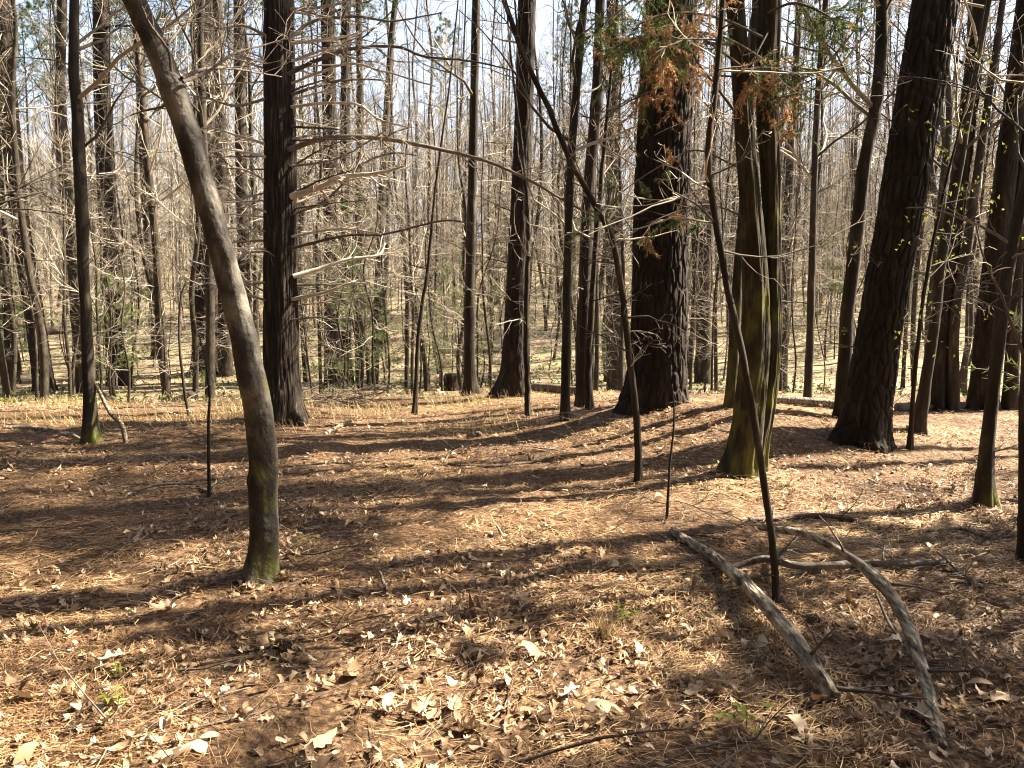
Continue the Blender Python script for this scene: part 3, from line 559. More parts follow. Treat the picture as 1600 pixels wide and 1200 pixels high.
TREES = [
 ('pine_tree', 'pine tree', 'dark pine leaning left against the left picture edge', [(70, 611, 30), (52, 480, 26), (32, 350, 25), (15, 180, 24), (3, 0, 22)], 'pine', 20, dict(stub=14)),
 ('hardwood_tree', 'tree', 'straight dark young hardwood with a green mossy foot beside the leaning grey stick', [(142, 692, 21), (138, 560, 17), (130, 400, 17), (122, 200, 17), (115, 100, 15), (116, 0, 13)], 'mossfoot', 14, dict(low=5)),
 ('hardwood_tree', 'tree', 'thinner dark stem standing close behind the mossy-footed young hardwood', [(128, 612, 19), (118, 470, 16), (106, 300, 15), (95, 150, 14), (97, 0, 13)], 'hard', 15, dict(low=8)),
 ('pine_tree', 'pine tree', 'rough pine bristling with short dead stubs between the mossy-footed hardwood and the leaning tree', [(186, 602, 34), (178, 500, 27), (168, 330, 25), (160, 170, 23), (157, 0, 21)], 'pine', 20, dict(stub=60)),
 ('hardwood_tree', 'tree', 'pale far hardwood with a flared foot on the left hillside', [(246, 492, 22), (235, 400, 14), (225, 250, 13), (212, 0, 10)], 'hard', 20, dict(Y=33, low=6)),
 ('pine_tree', 'pine tree', 'broad dark pine trunk just behind the leaning smooth-barked tree', [(322, 584, 44), (324, 450, 38), (322, 250, 35), (318, 0, 31)], 'pine', 22, dict(stub=10)),
 ('hardwood_tree', 'tree', 'grey hardwood touching the right side of the broad pine behind the leaning tree', [(354, 588, 22), (350, 450, 18), (345, 200, 16), (340, 0, 14)], 'hard', 18, dict(low=5)),
 ('hardwood_tree', 'tree', 'slim dark trunk between the leaning tree and the dead-limbed cedar', [(390, 600, 20), (380, 380, 18), (376, 200, 17), (373, 0, 15)], 'hard', 18, dict(low=6)),
 ('pine_tree', 'pine tree', 'dark pine just right of the dead-limbed cedar, left one of a close pair', [(520, 606, 26), (518, 450, 22), (516, 250, 21), (512, 0, 20)], 'pine', 20, dict(stub=26)),
 ('pine_tree', 'pine tree', 'slimmer dark pine, right one of the close pair beside the dead-limbed cedar', [(541, 598, 17), (540, 400, 14), (539, 200, 14), (541, 0, 13)], 'pine', 19, dict(stub=14)),
 ('hardwood_tree', 'tree', 'slender straight hardwood right of the close pair of pines', [(562, 600, 14), (560, 400, 12), (563, 200, 11), (560, 0, 9)], 'hard', 16, dict(low=6)),
 ('hardwood_tree', 'tree', 'slender hardwood bowing slightly right, second stem past the close pair of pines', [(585, 600, 13), (592, 420, 12), (600, 250, 11), (610, 80, 9), (618, 0, 8)], 'hard', 15, dict(low=8)),
 ('sapling', 'sapling', 'very thin sapling leaning right, crossing another in the middle of the clearing edge', [(648, 648, 7), (655, 520, 6), (668, 420, 5), (680, 300, 4), (700, 150, 3)], 'hard', 8, dict(br=5, low=6, kids=(3, 2))),
 ('sapling', 'sapling', 'very thin sapling leaning left, crossing another in the middle of the clearing edge', [(668, 611, 9), (657, 520, 7), (640, 440, 6), (628, 370, 5), (600, 250, 4)], 'hard', 9, dict(br=5, low=6, kids=(3, 2))),
 ('hardwood_tree', 'tree', 'straight dark trunk at the middle of the picture beside the rotten stump', [(735, 618, 22), (733, 500, 16), (738, 300, 14), (742, 100, 13), (744, 0, 12)], 'hard', 18, dict(low=4)),
 ('pine_tree', 'pine tree', 'dark tapering pine with flared foot at the back of the clearing, centre', [(798, 619, 48), (803, 565, 38), (810, 400, 32), (818, 200, 28), (823, 0, 26)], 'pine', 22, dict(stub=5)),
 ('sapling', 'sapling', 'pale thin sapling standing right in front of the tapering centre pine', [(825, 651, 9), (822, 500, 8), (825, 350, 7), (815, 230, 6), (805, 150, 4)], 'hard', 7, dict(br=6, low=6, kids=(3, 2))),
 ('hardwood_tree', 'tree', 'dark slim hardwood leaning right, midway between the centre pine and the thickest pine', [(883, 656, 15), (885, 500, 13), (890, 300, 12), (900, 150, 12), (913, 0, 11)], 'hard', 14, dict(low=4)),
 ('pine_tree', 'pine tree', 'reddish-brown young pine left of the thickest pine', [(912, 636, 26), (912, 500, 22), (920, 300, 18), (932, 150, 16), (938, 0, 14)], 'cedar', 16, dict(stub=8)),
 ('sapling', 'sapling', 'tan sapling against the right side of the reddish young pine', [(922, 638, 12), (920, 560, 11), (926, 450, 9), (938, 300, 7), (952, 150, 5)], 'hard', 9, dict(br=6, low=4)),
 ('hardwood_tree', 'tree', 'dark trunk half hidden behind the left edge of the thickest pine', [(962, 612, 29), (960, 400, 25), (958, 200, 21), (957, 0, 18)], 'hard', 18, dict(low=5)),
 ('hardwood_tree', 'tree', 'brown trunk seen between the thickest pine and the mossy cedar', [(1098, 598, 24), (1100, 450, 21), (1108, 300, 18), (1122, 100, 14), (1130, 0, 12)], 'hard', 18, dict(low=5)),
 ('hardwood_tree', 'tree', 'slim forked hardwood just right of the mossy cedar', [(1222, 612, 16), (1228, 400, 14), (1238, 200, 12), (1250, 0, 10)], 'hard', 17, dict(low=7)),
 ('hardwood_tree', 'tree', 'slim grey stem midway between the mossy cedar and the right-leaning big pine', [(1262, 630, 13), (1268, 450, 11), (1275, 200, 9), (1290, 0, 8)], 'hard', 15, dict(low=7)),
 ('hardwood_tree', 'tree', 'dark crooked hardwood close against the left side of the right-leaning big pine', [(1316, 655, 24), (1322, 520, 20), (1338, 370, 20), (1350, 260, 19), (1366, 180, 18), (1376, 90, 18), (1378, 0, 17)], 'hard', 14, dict(low=5)),
 ('hardwood_tree', 'tree', 'tan leaning hardwood a step right of the right-leaning big pine', [(1434, 676, 18), (1455, 540, 16), (1472, 400, 15), (1500, 250, 13), (1525, 100, 11), (1545, 0, 9)], 'hard', 12, dict(low=5)),
 ('sapling', 'sapling', 'thin sapling with yellow-green young leaves right of the right-leaning big pine', [(1421, 701, 7), (1432, 560, 6), (1450, 420, 5), (1475, 300, 4), (1500, 200, 3)], 'hard', 6, dict(br=6, low=8, kids=(3, 2))),
 ('pine_tree', 'pine tree', 'dark pine behind the tan leaning hardwood on the right', [(1460, 640, 30), (1470, 520, 27), (1490, 350, 25), (1510, 200, 24), (1533, 0, 22)], 'pine', 20, dict(stub=14)),
 ('hardwood_tree', 'tree', 'forked dark stem behind the right-hand pines, leaning right', [(1490, 642, 17), (1492, 500, 15), (1508, 400, 13), (1530, 250, 11), (1560, 50, 9)], 'hard', 15, dict(low=8)),
 ('pine_tree', 'pine tree', 'broad dark pine near the right picture edge, leaning right', [(1535, 641, 40), (1545, 500, 35), (1562, 350, 31), (1580, 200, 29), (1600, 30, 26)], 'pine', 20, dict(stub=12)),
 ('hardwood_tree', 'tree', 'near twiggy hardwood leaning out of the right picture edge', [(1538, 790, 25), (1542, 690, 20), (1556, 570, 19), (1572, 440, 18), (1596, 320, 17), (1640, 180, 15)], 'mossfoot', 12, dict(low=18, zlow=.4)),
 ('hardwood_tree', 'tree', 'dark nearest stem cut by the right picture edge', [(1603, 880, 20), (1600, 700, 17), (1606, 500, 16), (1612, 300, 15)], 'hard', 9, dict(low=10, zlow=.4)),
 ('hardwood_tree', 'tree', 'dark hardwood standing behind the near twiggy one at the right edge', [(1578, 640, 22), (1590, 400, 18), (1600, 250, 16), (1625, 0, 12)], 'hard', 17, dict(low=6)),
 ('hardwood_tree', 'tree', 'dark stem left of the pine that leans against the left picture edge', [(22, 600, 18), (10, 450, 15), (-4, 250, 13), (-14, 0, 10)], 'hard', 16, dict(low=8)),
]
BUDS = None
for nme, cat, lab, pix, bk, H, kw in TREES:
    d = bark_plates(rng.uniform(0, 50), .075, .2, .018, .5, .25) if bk == 'pine' else None
    if cat == 'pine tree' and bk == 'pine': kw = dict(kw, sides=64, rings=150)
    t_, P_, R_, b_ = place(nme, cat, lab, pix, M[bk], H, disp=d, **kw)
    if 'yellow-green' in lab: BUDS = (t_, P_, b_)
# young leaves on the sapling at the right
t_, P_, b_ = BUDS; f = MB(); r_ = np.random.default_rng(5); cs = []
for k in range(60):
    z = r_.uniform(1.2, 4.2); q = np.array([np.interp(z, P_[:, 2], P_[:, i]) for i in range(3)]) + r_.normal(0, 1, 3) * np.array([.35, .35, .1]); cs += [q + r_.normal(0, .06, 3) for _ in range(4)]
tufts(f, np.array(cs), np.tile([0, 0, -.3], (len(cs), 1)), r_, 3, .035, .02, 1.)
f.build('leaves', M['leafgreen'], t_, b_)
# small saplings in the clearing
for lab, pix in (('waist-high thin bare sapling just left of the leaning smooth-barked tree', [(327, 776, 6), (325, 680, 5), (328, 620, 4), (322, 570, 3), (310, 520, 2)]),
                 ('knee-high dark twig standing in front of the arching sapling', [(1042, 812, 5), (1046, 740, 4), (1053, 660, 3), (1050, 600, 2)]),
                 ('thin bare whip behind the waist-high sapling on the left', [(295, 652, 5), (287, 600, 5), (280, 540, 4), (282, 470, 3), (290, 440, 2)])):
    place('seedling_tree', 'sapling', lab, pix, M['hard'], 0, br=0, low=4, zlow=.3, sides=8, rings=30, disp=bark_plain(1, .05, .1, .05))

# ------------------------------------------------------------------ trees outside the frame on the sunny side: they throw the foreground shade
OFF = []
for kd, px_, py_, D, sc in (('pine', 800, 848, 6.4, .95), ('pine', 800, 925, 5.6, .8), ('cedar', 760, 950, 6.1, 1.2), ('cedar', 660, 925, 6.6, 1.1), ('cedar', 900, 935, 6.3, .95), ('cedar', 1480, 1200, 3.7, 1.15), ('cedar', 1570, 1120, 3.2, 1.2), ('pine', 60, 820, 16., .85), 
                            ('pine', 190, 790, 14.5, .8), ('pine', 1560, 1150, 12.5, .6), ('pine', 1440, 1190, 13.2, .7), ('cedar', 1300, 800, 7.2, 1.)):
    q = on_ground(px_, py_); OFF.append((kd, q[0] + D * math.cos(R(SUN_AZ)), q[1] + D * math.sin(R(SUN_AZ)), sc))
# ------------------------------------------------------------------ prototypes of the wood behind
def hardwood_proto(k):
    r_ = np.random.default_rng(900 + k); H = r_.uniform(15, 22); rb = r_.uniform(.05, .12)
    n = 9; p = np.zeros((n, 3)); p[:, 2] = np.linspace(-.3, H, n); p[:, 0] = np.cumsum(r_.normal(0, .16, n)); p[:, 1] = np.cumsum(r_.normal(0, .16, n)); p[:, :2] -= p[0, :2]
    rad = rb * np.linspace(1.08, .12, n) ** .85
    P, RR = spline(p, rad, np.linspace(0, n - 1, 44))
    t = thing('hardwood_tree', 'slim bare grey-brown hardwood tree in the woods behind the needle-covered clearing', 'tree', (0, 0, -100), 'bare hardwoods in the woods behind the clearing')
    put_trunk('trunk', P, RR, 12, bark_plain(k * 1.7, .08, .6, .2), M['hard'], t, (0, 0, 0))
    mb = MB()
    crown(mb, P, RR, r_, H * .28, H * .97, 28, .20, (6, 3), (.35, 1.15), .07, .0035, 1., .8, 4.5)
    crown(mb, P, RR, r_, 1.2, H * .4, 8, .05, (5, 3), (-.1, .6), .02, .003, Lmin=1.6)
    mb.build('crown', M['twig'], t)
    if r_.random() < .3:                                           # a fork
        pass
    return t
def pine_proto(k):
    r_ = np.random.default_rng(950 + k); H = r_.uniform(19, 24); rb = r_.uniform(.11, .16)
    n = 6; p = np.zeros((n, 3)); p[:, 2] = np.linspace(-.3, H, n); p[:, 0] = np.cumsum(r_.normal(0, .12, n)); p[:, 1] = np.cumsum(r_.normal(0, .12, n)); p[:, :2] -= p[0, :2]
    P, RR = spline(p, rb * np.linspace(1.05, .25, n), np.linspace(0, n - 1, 70))
    t = thing('pine_tree', 'straight dark pine in the woods behind the clearing', 'pine tree', (0, 0, -100), 'straight pines in the woods behind the clearing')
    put_trunk('trunk', P, RR, 24, bark_plates(k + .5, .08, .2, .02, .3, .2), M['pine'], t, (0, 0, 0))
    mb = MB(); crown(mb, P, RR, r_, 1.5, H * .6, 26, .03, (3, 2), (-.3, .3), .0, .004, Lmin=.9); mb.build('dead_stubs', M['twig'], t)
    q = P[int(70 * .62)]; cm = PCROWN[k % 2]
    for nme, me in (('limbs', cm[0]), ('crown', cm[1])): link(nme, me, t, (q[0], q[1], q[2]))
    return t
def under_proto(k):
    r_ = np.random.default_rng(980 + k); H = r_.uniform(4.5, 8); rb = r_.uniform(.018, .035)
    n = 7; p = np.zeros((n, 3)); p[:, 2] = np.linspace(-.15, H, n); p[:, 0] = np.cumsum(r_.normal(0, .16, n)); p[:, 1] = np.cumsum(r_.normal(0, .16, n)); p[:, :2] -= p[0, :2]
    P, RR = spline(p, rb * np.linspace(1.1, .2, n), np.linspace(0, n - 1, 26))
    t = thing('understory_tree', 'spindly bare understory tree with level pale twigs in the woods behind the clearing', 'small tree', (0, 0, -100), 'spindly understory trees behind the clearing')
    put_trunk('trunk', P, RR, 7, bark_plain(k * 2.1, .08, .2, .1), M['hard'], t, (0, 0, 0))
    mb = MB()
    for j in range(22):
        z = r_.uniform(.7, H); q = np.array([np.interp(z, P[:, 2], P[:, i]) for i in range(3)]); a = r_.uniform(0, 6.28); e = r_.uniform(-.1, .5)
        grow(mb, q, np.array([math.cos(a) * math.cos(e), math.sin(a) * math.cos(e), math.sin(e)]), r_.uniform(.7, 2.2), .008, 0, r_, (6, 4), .01, (.5, 1.), .2, .0035, flat=.6)
    mb.build('crown', M['twig'], t)
    return t
def evergreen_proto(k):
    r_ = np.random.default_rng(990 + k); H = r_.uniform(3.5, 6.5)
    n = 6; p = np.zeros((n, 3)); p[:, 2] = np.linspace(-.15, H, n); p[:, 0] = np.cumsum(r_.normal(0, .07, n)); p[:, 1] = np.cumsum(r_.normal(0, .07, n)); p[:, :2] -= p[0, :2]
    P, RR = spline(p, .045 * np.linspace(1.1, .15, n), np.linspace(0, n - 1, 24))
    t = thing('evergreen_sapling', 'thin open-crowned olive-green young cedar in the woods behind the clearing', 'small tree', (0, 0, -100), 'young cedars in the woods behind the clearing')
    put_trunk('trunk', P, RR, 8, bark_plain(k, .08, .2, .1), M['cedar'], t, (0, 0, 0))
    lm, nm = MB(), MB(); cs, ds = [], []
    for j in range(26):
        z = r_.uniform(.6, H * .98); q = np.array([np.interp(z, P[:, 2], P[:, i]) for i in range(3)]); a = r_.uniform(0, 6.28); e = r_.uniform(.0, .6)
        sub = MB(); grow(sub, q, np.array([math.cos(a) * math.cos(e), math.sin(a) * math.cos(e), math.sin(e)]), (H - z) * .22 * r_.uniform(.6, 1.3) + .35, .008, 0, r_, (6, 3), -.02, (.4, .9), .15, .003)
        for key, T in sub.tubes.items():
            for pp, ra, ti in T:
                lm.tube(pp, ra, 3, ti)
                if len(pp) < 7:
                    for q2 in range(1, len(pp)): cs.append(pp[q2]); ds.append(nrm(pp[q2] - pp[q2 - 1]))
    tufts(nm, np.array(cs), np.array(ds), r_, 5, .09, .016, .6)
    lm.build('limbs', M['twig'], t); nm.build('crown', M['cneedle'], t)
    return t
HW = [hardwood_proto(k) for k in range(9)]; PN = [pine_proto(k) for k in range(3)]; US = [under_proto(k) for k in range(7)]; EG = [evergreen_proto(k) for k in range(3)]
rs = np.random.default_rng(77); USED = set()
def free(x, y, r):
    for a, b, c in OCC:
        if (x - a) ** 2 + (y - b) ** 2 < (c + r) ** 2: return False
    return True
def sow(protos, n, y0, y1, sep, wide=.74, power=1., scr=(.85, 1.15), pts=None):
    k = 0; tries = 0
    while k < n and tries < 40 * n:
        tries += 1
        if pts is not None: x, y = pts[k % len(pts)]
        else:
            y = y0 + (y1 - y0) * rs.random() ** power; x = rs.uniform(-1, 1) * (wide * y + 1.)
            if not free(x, y, sep): continue
        OCC.append((x, y, sep)); o = protos[int(rs.integers(len(protos)))]
        loc = (x, y, gz(x, y)); rz = rs.uniform(0, 6.28); sc = rs.uniform(*scr)
        if o.name not in USED:
            USED.add(o.name); o.location = loc; o.rotation_euler = (0, 0, rz); o.scale = (sc,) * 3
        else: copy_tree(o, loc, rz, sc)
        k += 1
sow(PN, 13, 32, 62, 1.0)
sow(HW, 24, 16.5, 27, .6); sow(HW, 135, 25, 60, .5)
sow(HW, 130, 17, 46, .35, scr=(.36, .62)); sow(US, 26, 15, 22, .4); sow(US, 80, 20, 48, .4)
EP = [on_ground(x, y)[:2] for x, y in ((20, 592), (722, 590), (560, 612), (600, 600), (968, 606))] + [np.array([-13., 24]), np.array([-3., 27]), np.array([-15.5, 30]), np.array([9., 27]), np.array([-1., 32]), np.array([-20., 30])] + [np.array([a, b]) for a, b in ((-4.5, 22.), (-1.8, 25.), (-6., 28.), (-2.4, 36.), (-9., 35.), (3., 38.), (14., 33.), (20., 36.), (-17., 40.), (6., 44.), (-5., 46.), (26., 42.))]
sow(EG, len(EP), 0, 0, .3, pts=EP, scr=(.7, 1.1))
for k, (kd, x, y, sc) in enumerate(OFF):
    copy_tree({'pine': PN, 'hard': HW, 'cedar': EG}[kd][k % 3], (x, y, gz(x, y)), k * 1.3, sc, 'tree beside the clearing whose shadow falls across the needles', 'trees that shade the clearing from the right')

# the far wood up the hill: one mass
fw, nf = [], 0
srcs = []
for o in HW[:5]: 
    for ch in o.children:
        if ch.name.startswith('trunk') or ch.name.startswith('crown'): srcs.append((o, ch))
def lowpoly(k):
    r_ = np.random.default_rng(1200 + k); mb = MB(); H = r_.uniform(15, 22); n = 7
    p = np.zeros((n, 3)); p[:, 2] = np.linspace(-.5, H, n); p[:, 0] = np.cumsum(r_.normal(0, .2, n)); p[:, 1] = np.cumsum(r_.normal(0, .2, n))
    rad = r_.uniform(.06, .13) * np.linspace(1.1, .12, n); mb.tube(p, rad, 6, r_.uniform(.0, .45))
    crown(mb, p, rad, r_, H * .05, H * .97, 28, .2, (5, 2), (.3, 1.1), .06, .007, 1., .9, 4.5)
    return mb.arrays()
LP = [lowpoly(k) for k in range(8)]
V_, Q_, T_, A_ = [], [], [], []; n0 = 0
for k in range(980):
    y = 60 + 70 * rs.random() ** .8; x = rs.uniform(-1, 1) * (1.08 * y + 3); v, q, tt, a = LP[k % 8]
    an = rs.uniform(0, 6.28); c, s_ = math.cos(an), math.sin(an); sc = rs.uniform(.8, 1.15)
    vv = np.stack([v[:, 0] * c - v[:, 1] * s_, v[:, 0] * s_ + v[:, 1] * c, v[:, 2]], 1) * sc + np.array([x, y, gz(x, y)])
    V_.append(vv); Q_.append(q + n0); T_.append(tt + n0); A_.append(np.clip(a * .8 + rs.uniform(0, .2), 0, 1)); n0 += len(vv)
for k in range(380):                                               # thin pole-sized stems at the foot of the hill
    y = 38 + 24 * rs.random(); x = rs.uniform(-1, 1) * (.85 * y + 3); v, q, tt, a = LP[k % 8]
    an = rs.uniform(0, 6.28); c, s_ = math.cos(an), math.sin(an); sc = rs.uniform(.42, .75)
    vv = np.stack([v[:, 0] * c - v[:, 1] * s_, v[:, 0] * s_ + v[:, 1] * c, v[:, 2] * 1.25], 1) * sc + np.array([x, y, gz(x, y)])
    V_.append(vv); Q_.append(q + n0); T_.append(tt + n0); A_.append(np.clip(a * .6 + rs.uniform(.2, .5), 0, 1)); n0 += len(vv)
for k in range(340):                                               # the same wood goes on behind and to the left of the viewer
    an = rs.uniform(R(125), R(300)); d = rs.uniform(7, 60); x, y = d * math.cos(an), d * math.sin(an)
    if y > -2.5 and x > -9: continue
    if y > 1.3 * -x - 3 and y > 0: continue
    v, q, tt, a = LP[k % 8]; c, s_ = math.cos(an * 7), math.sin(an * 7)
    vv = np.stack([v[:, 0] * c - v[:, 1] * s_, v[:, 0] * s_ + v[:, 1] * c, v[:, 2]], 1) + np.array([x, y, gz(x, y)])
    V_.append(vv); Q_.append(q + n0); T_.append(tt + n0); A_.append(a * .8); n0 += len(vv)
fo = link('far_woods', make_mesh('far_woods', M['twig'], np.concatenate(V_), np.concatenate(Q_), np.concatenate(T_), np.concatenate(A_)))
tag(fo, 'mass of bare trees covering the far hillside', 'woods', kind='stuff')

# unseen pines added behind and left of the viewer to block sky light
def lowpine(k):
    r_ = np.random.default_rng(1300 + k); mb = MB(); H = r_.uniform(17, 22); p = np.zeros((6, 3)); p[:, 2] = np.linspace(-.5, H, 6); mb.tube(p, np.linspace(.2, .03, 6), 7, .1)
    cs, ds = [], []
    for j in range(60):
        z = r_.uniform(.22 * H, H); a = r_.uniform(0, 6.28); L = (H - z) * .22 + .8; d = np.array([math.cos(a), math.sin(a), r_.uniform(-.1, .5)]); q = np.array([0, 0, z])
        mb.tube([q, q + d * L * .5, q + d * L], [.03, .02, .008], 3, .1)
        for u in np.linspace(.35, 1, 7): cs.append(q + d * L * u + r_.normal(0, .2, 3)); ds.append(d)
    tufts(mb, np.array(cs), np.array(ds), r_, 10, .42, .05, .9, (.5, 1.))
    return mb.arrays()
LQ = [lowpine(k) for k in range(3)]
V_, Q_, T_, A_ = [], [], [], []; n0 = 0
for k in range(190):
    an = rs.uniform(R(140), R(335)); d = 2.6 + 31 * rs.random() ** 1.3; x, y = d * math.cos(an), d * math.sin(an)
    if (y > -1.6 and x > -9) or (y > .85 * -x - 4 and y > 0) or x > 9 : continue
    v, q, tt, a = LQ[k % 3]; vv = v * rs.uniform(.85, 1.1) + np.array([x, y, gz(x, y)])
    V_.append(vv); Q_.append(q + n0); T_.append(tt + n0); A_.append(a); n0 += len(vv)
tag(link('sky_blocking_pines', make_mesh('sky_blocking_pines', M['pinewood'], np.concatenate(V_), np.concatenate(Q_), np.concatenate(T_), np.concatenate(A_))), 'unseen green pine wood added behind the viewer to block sky light', 'woods', kind='stuff')

# ------------------------------------------------------------------ fallen wood
def fallen(name, label, pts, m, seed=0, sides=12, twigs=0, cat='fallen limb', rough=.2, group=None, tw_L=.3):
    """pts: (px, py, width px, lift in metres above the ground)"""
    r_ = np.random.default_rng(seed)
    c = [on_ground(x, y, l_) for x, y, w_, l_ in pts]; rd = [w_ * .5 * px2m(q[1]) for q, (x, y, w_, l_) in zip(c, pts)]
    n = len(c); s = np.linspace(0, n - 1, 22 * n); Pp, Rp = spline(c, rd, s)
    mid = c[n // 2]; base = np.array([mid[0], mid[1], gz(mid[0], mid[1])])
    sd = r_.uniform(0, 50)
    def disp(th, ar, rr):
        return rr * (rough * 3 * fbm(np.cos(th) * 1.6 + sd, np.sin(th) * 1.6 + ar * 5, sd, 3) + rough * 1.4 * (vnoise(th * 0 + np.cos(th) * 7, np.sin(th) * 7 + ar * 1.2, sd) - .5) + rough * 1.6 * np.maximum(vnoise(ar * 4.5, th * .9, sd + 2) - .72, 0) * 4)
    t = thing(name, label, cat, base, group)
    link('log', make_mesh('log', m, *sweep(Pp, Rp, sides, disp), base), t)
    if twigs:
        for k in range(twigs):
            mb = MB(); q = int(r_.integers(len(Pp) // 5, len(Pp) - 2)); d = nrm(Pp[q + 1] - Pp[q]); pr = r_.normal(0, 1, 3); pr[2] = abs(pr[2]) * .6; pr = nrm(pr - (pr @ d) * d)
            grow(mb, Pp[q], nrm(d * .5 + pr), tw_L * r_.uniform(.4, 1.4), max(Rp[q] * .35, .003), 1, r_, (0, 2), -.03, rmin=.002)
            mb.build('twig', M['darkwood'], t, base)
    return t
fallen('fallen_limb', 'straight pale fallen limb with a bare split end, left one of the pale pair', [(1050, 830, 10, .03), (1095, 858, 16, .05), (1130, 882, 19, .10), (1175, 922, 22, .13), (1230, 985, 25, .13), (1270, 1040, 28, .09), (1303, 1090, 29, .03)], M['log'], 1, 28, 3)
fallen('fallen_limb', 'long curved pale fallen limb arching to the bottom right, right one of the pair', [(1188, 824, 8, .22), (1255, 834, 11, .28), (1320, 866, 14, .30), (1375, 910, 17, .27), (1415, 970, 19, .2), (1440, 1040, 20, .12), (1458, 1110, 20, .05), (1471, 1168, 17, .0)], M['log'], 2, 28, 3)
fallen('fallen_limb', 'dark horizontal fallen branch lying under the curved pale limb', [(1128, 892, 8, .08), (1165, 880, 10, .08), (1200, 873, 12, .1), (1248, 884, 12, .08), (1330, 882, 11, .05), (1410, 880, 11, .05), (1478, 879, 10, .03)], M['darkwood'], 3, 12, 5)
fallen('fallen_stick', 'forked twiggy stick at the right end of the dark horizontal branch', [(1465, 862, 4, .05), (1490, 885, 6, .04), (1515, 905, 6, .02), (1547, 926, 4, .01)], M['darkwood'], 4, 8, 6)
fallen('fallen_stick', 'thin broken twig lying between the two pale fallen limbs', [(1370, 930, 4, .10), (1385, 965, 4, .06), (1400, 990, 4, .03), (1418, 1010, 4, .02)], M['darkwood'], 41, 8, 2)
fallen('fallen_stick', 'grey stick lying behind the curved pale limb near the thin dark sapling', [(1170, 812, 7, .02), (1230, 808, 8, .02), (1290, 806, 8, .02), (1335, 811, 6, .02)], M['darkwood'], 5, 10, 2)
fallen('fallen_stick', 'long grey stick lying on the ground at the left edge', [(5, 668, 8, .02), (60, 670, 8, .03), (110, 680, 7, .02), (125, 686, 5, .01)], M['log'], 6, 10, 2)
fallen('fallen_stick', 'thin curved twig on the needles left of the waist-high sapling', [(212, 768, 4, .02), (250, 757, 5, .03), (300, 757, 5, .03), (330, 770, 4, .02)], M['darkwood'], 7, 8, 3)
fallen('fallen_stick', 'short hooked pale twig on the shaded needles at left', [(207, 850, 7, .01), (214, 838, 7, .02), (220, 828, 7, .04), (228, 824, 5, .05)], M['log'], 8, 8, 0)
fallen('fallen_stick', 'short pale stick in the sunny grass right of the cedar foot', [(508, 678, 5, .01), (522, 670, 6, .02), (538, 662, 6, .03), (548, 658, 5, .03)], M['log'], 9, 8, 1)
fallen('fallen_stick', 'dark twig on the clearing below the thickest pine mound', [(700, 725, 3, .01), (760, 728, 4, .02), (830, 722, 4, .02), (880, 712, 3, .02)], M['darkwood'], 10, 8, 3)
fallen('fallen_stick', 'thin bent twig at the right of the clearing beyond the near twiggy hardwood', [(1450, 830, 4, .02), (1500, 826, 5, .03), (1545, 840, 5, .03), (1590, 846, 4, .02)], M['darkwood'], 11, 8, 4)
fallen('fallen_stick', 'small dark stick lying below the knee-high twig', [(1040, 840, 3, .01), (1090, 836, 4, .02), (1130, 843, 4, .02)], M['darkwood'], 12, 8, 2)
# stick leaning on the mossy-footed hardwood
p0 = on_ground(197, 692); p1 = at(148, 598, p0[1] + .15); base = np.array([p0[0], p0[1], gz(p0[0], p0[1])])
t = thing('leaning_stick', 'bare grey stick leaning on the mossy-footed young hardwood', 'stick', base)
Pp, Rp = spline([p0 + [0, 0, -.03], p0 * .97 + p1 * .03 + [-.03, 0, .2], (p0 + p1) / 2, p1], [.028, .028, .026, .018], np.linspace(0, 3, 30))
link('stick', make_mesh('stick', M['log'], *sweep(Pp, Rp, 10, bark_plain(4, .06, 0, .1)), base), t)
# logs lying in the hollow beyond
def hollow_log(label, x0, y0, x1, y1, r, m=M['log'], seed=0, cat='log'):
    a, b = on_ground(x0, y0), on_ground(x1, y1); mid = (a + b) / 2
    xs = np.linspace(0, 1, 24)[:, None]; Pp = a * (1 - xs) + b * xs; Pp[:, 2] = [gz(p[0], p[1]) for p in Pp]; zz = np.polyval(np.polyfit(xs[:, 0], Pp[:, 2], 2), xs[:, 0]); Pp[:, 2] = zz + r * .8
    base = np.array([mid[0], mid[1], gz(mid[0], mid[1])])
    t = thing('fallen_log', label, cat, base)
    link('log', make_mesh('log', m, *sweep(Pp, np.full(24, r) * np.linspace(1, .75, 24), 12, bark_plain(seed, .1, 0, .1)), base), t)
hollow_log('bright bleached log lying in the hollow just left of the tapering centre pine', 742, 593, 778, 601, .1, M['log'], 1)
hollow_log('grey log lying along the hollow left of the reddish young pine', 835, 612, 905, 618, .1, M['darkwood'], 2)
hollow_log('long grey log lying behind the mossy cedar and the right-leaning pine', 1205, 632, 1320, 640, .09, M['log'], 3)
hollow_log('dark log lying in the hollow at far right behind the pines', 1400, 642, 1560, 640, .08, M['darkwood'], 4)
hollow_log('dark fallen trunk lying across the hollow left of the centre trunk', 560, 612, 700, 604, .09, M['darkwood'], 5)
hollow_log('dark log lying in the brush at the foot of the stub-bristling pine', 165, 622, 300, 628, .10, M['darkwood'], 6)
hollow_log('grey log lying on the hillside beyond the centre pine', 690, 552, 790, 548, .14, M['darkwood'], 7)
hollow_log('thin log lying on the left hillside above the leaning stick', 30, 528, 120, 520, .14, M['darkwood'], 8)
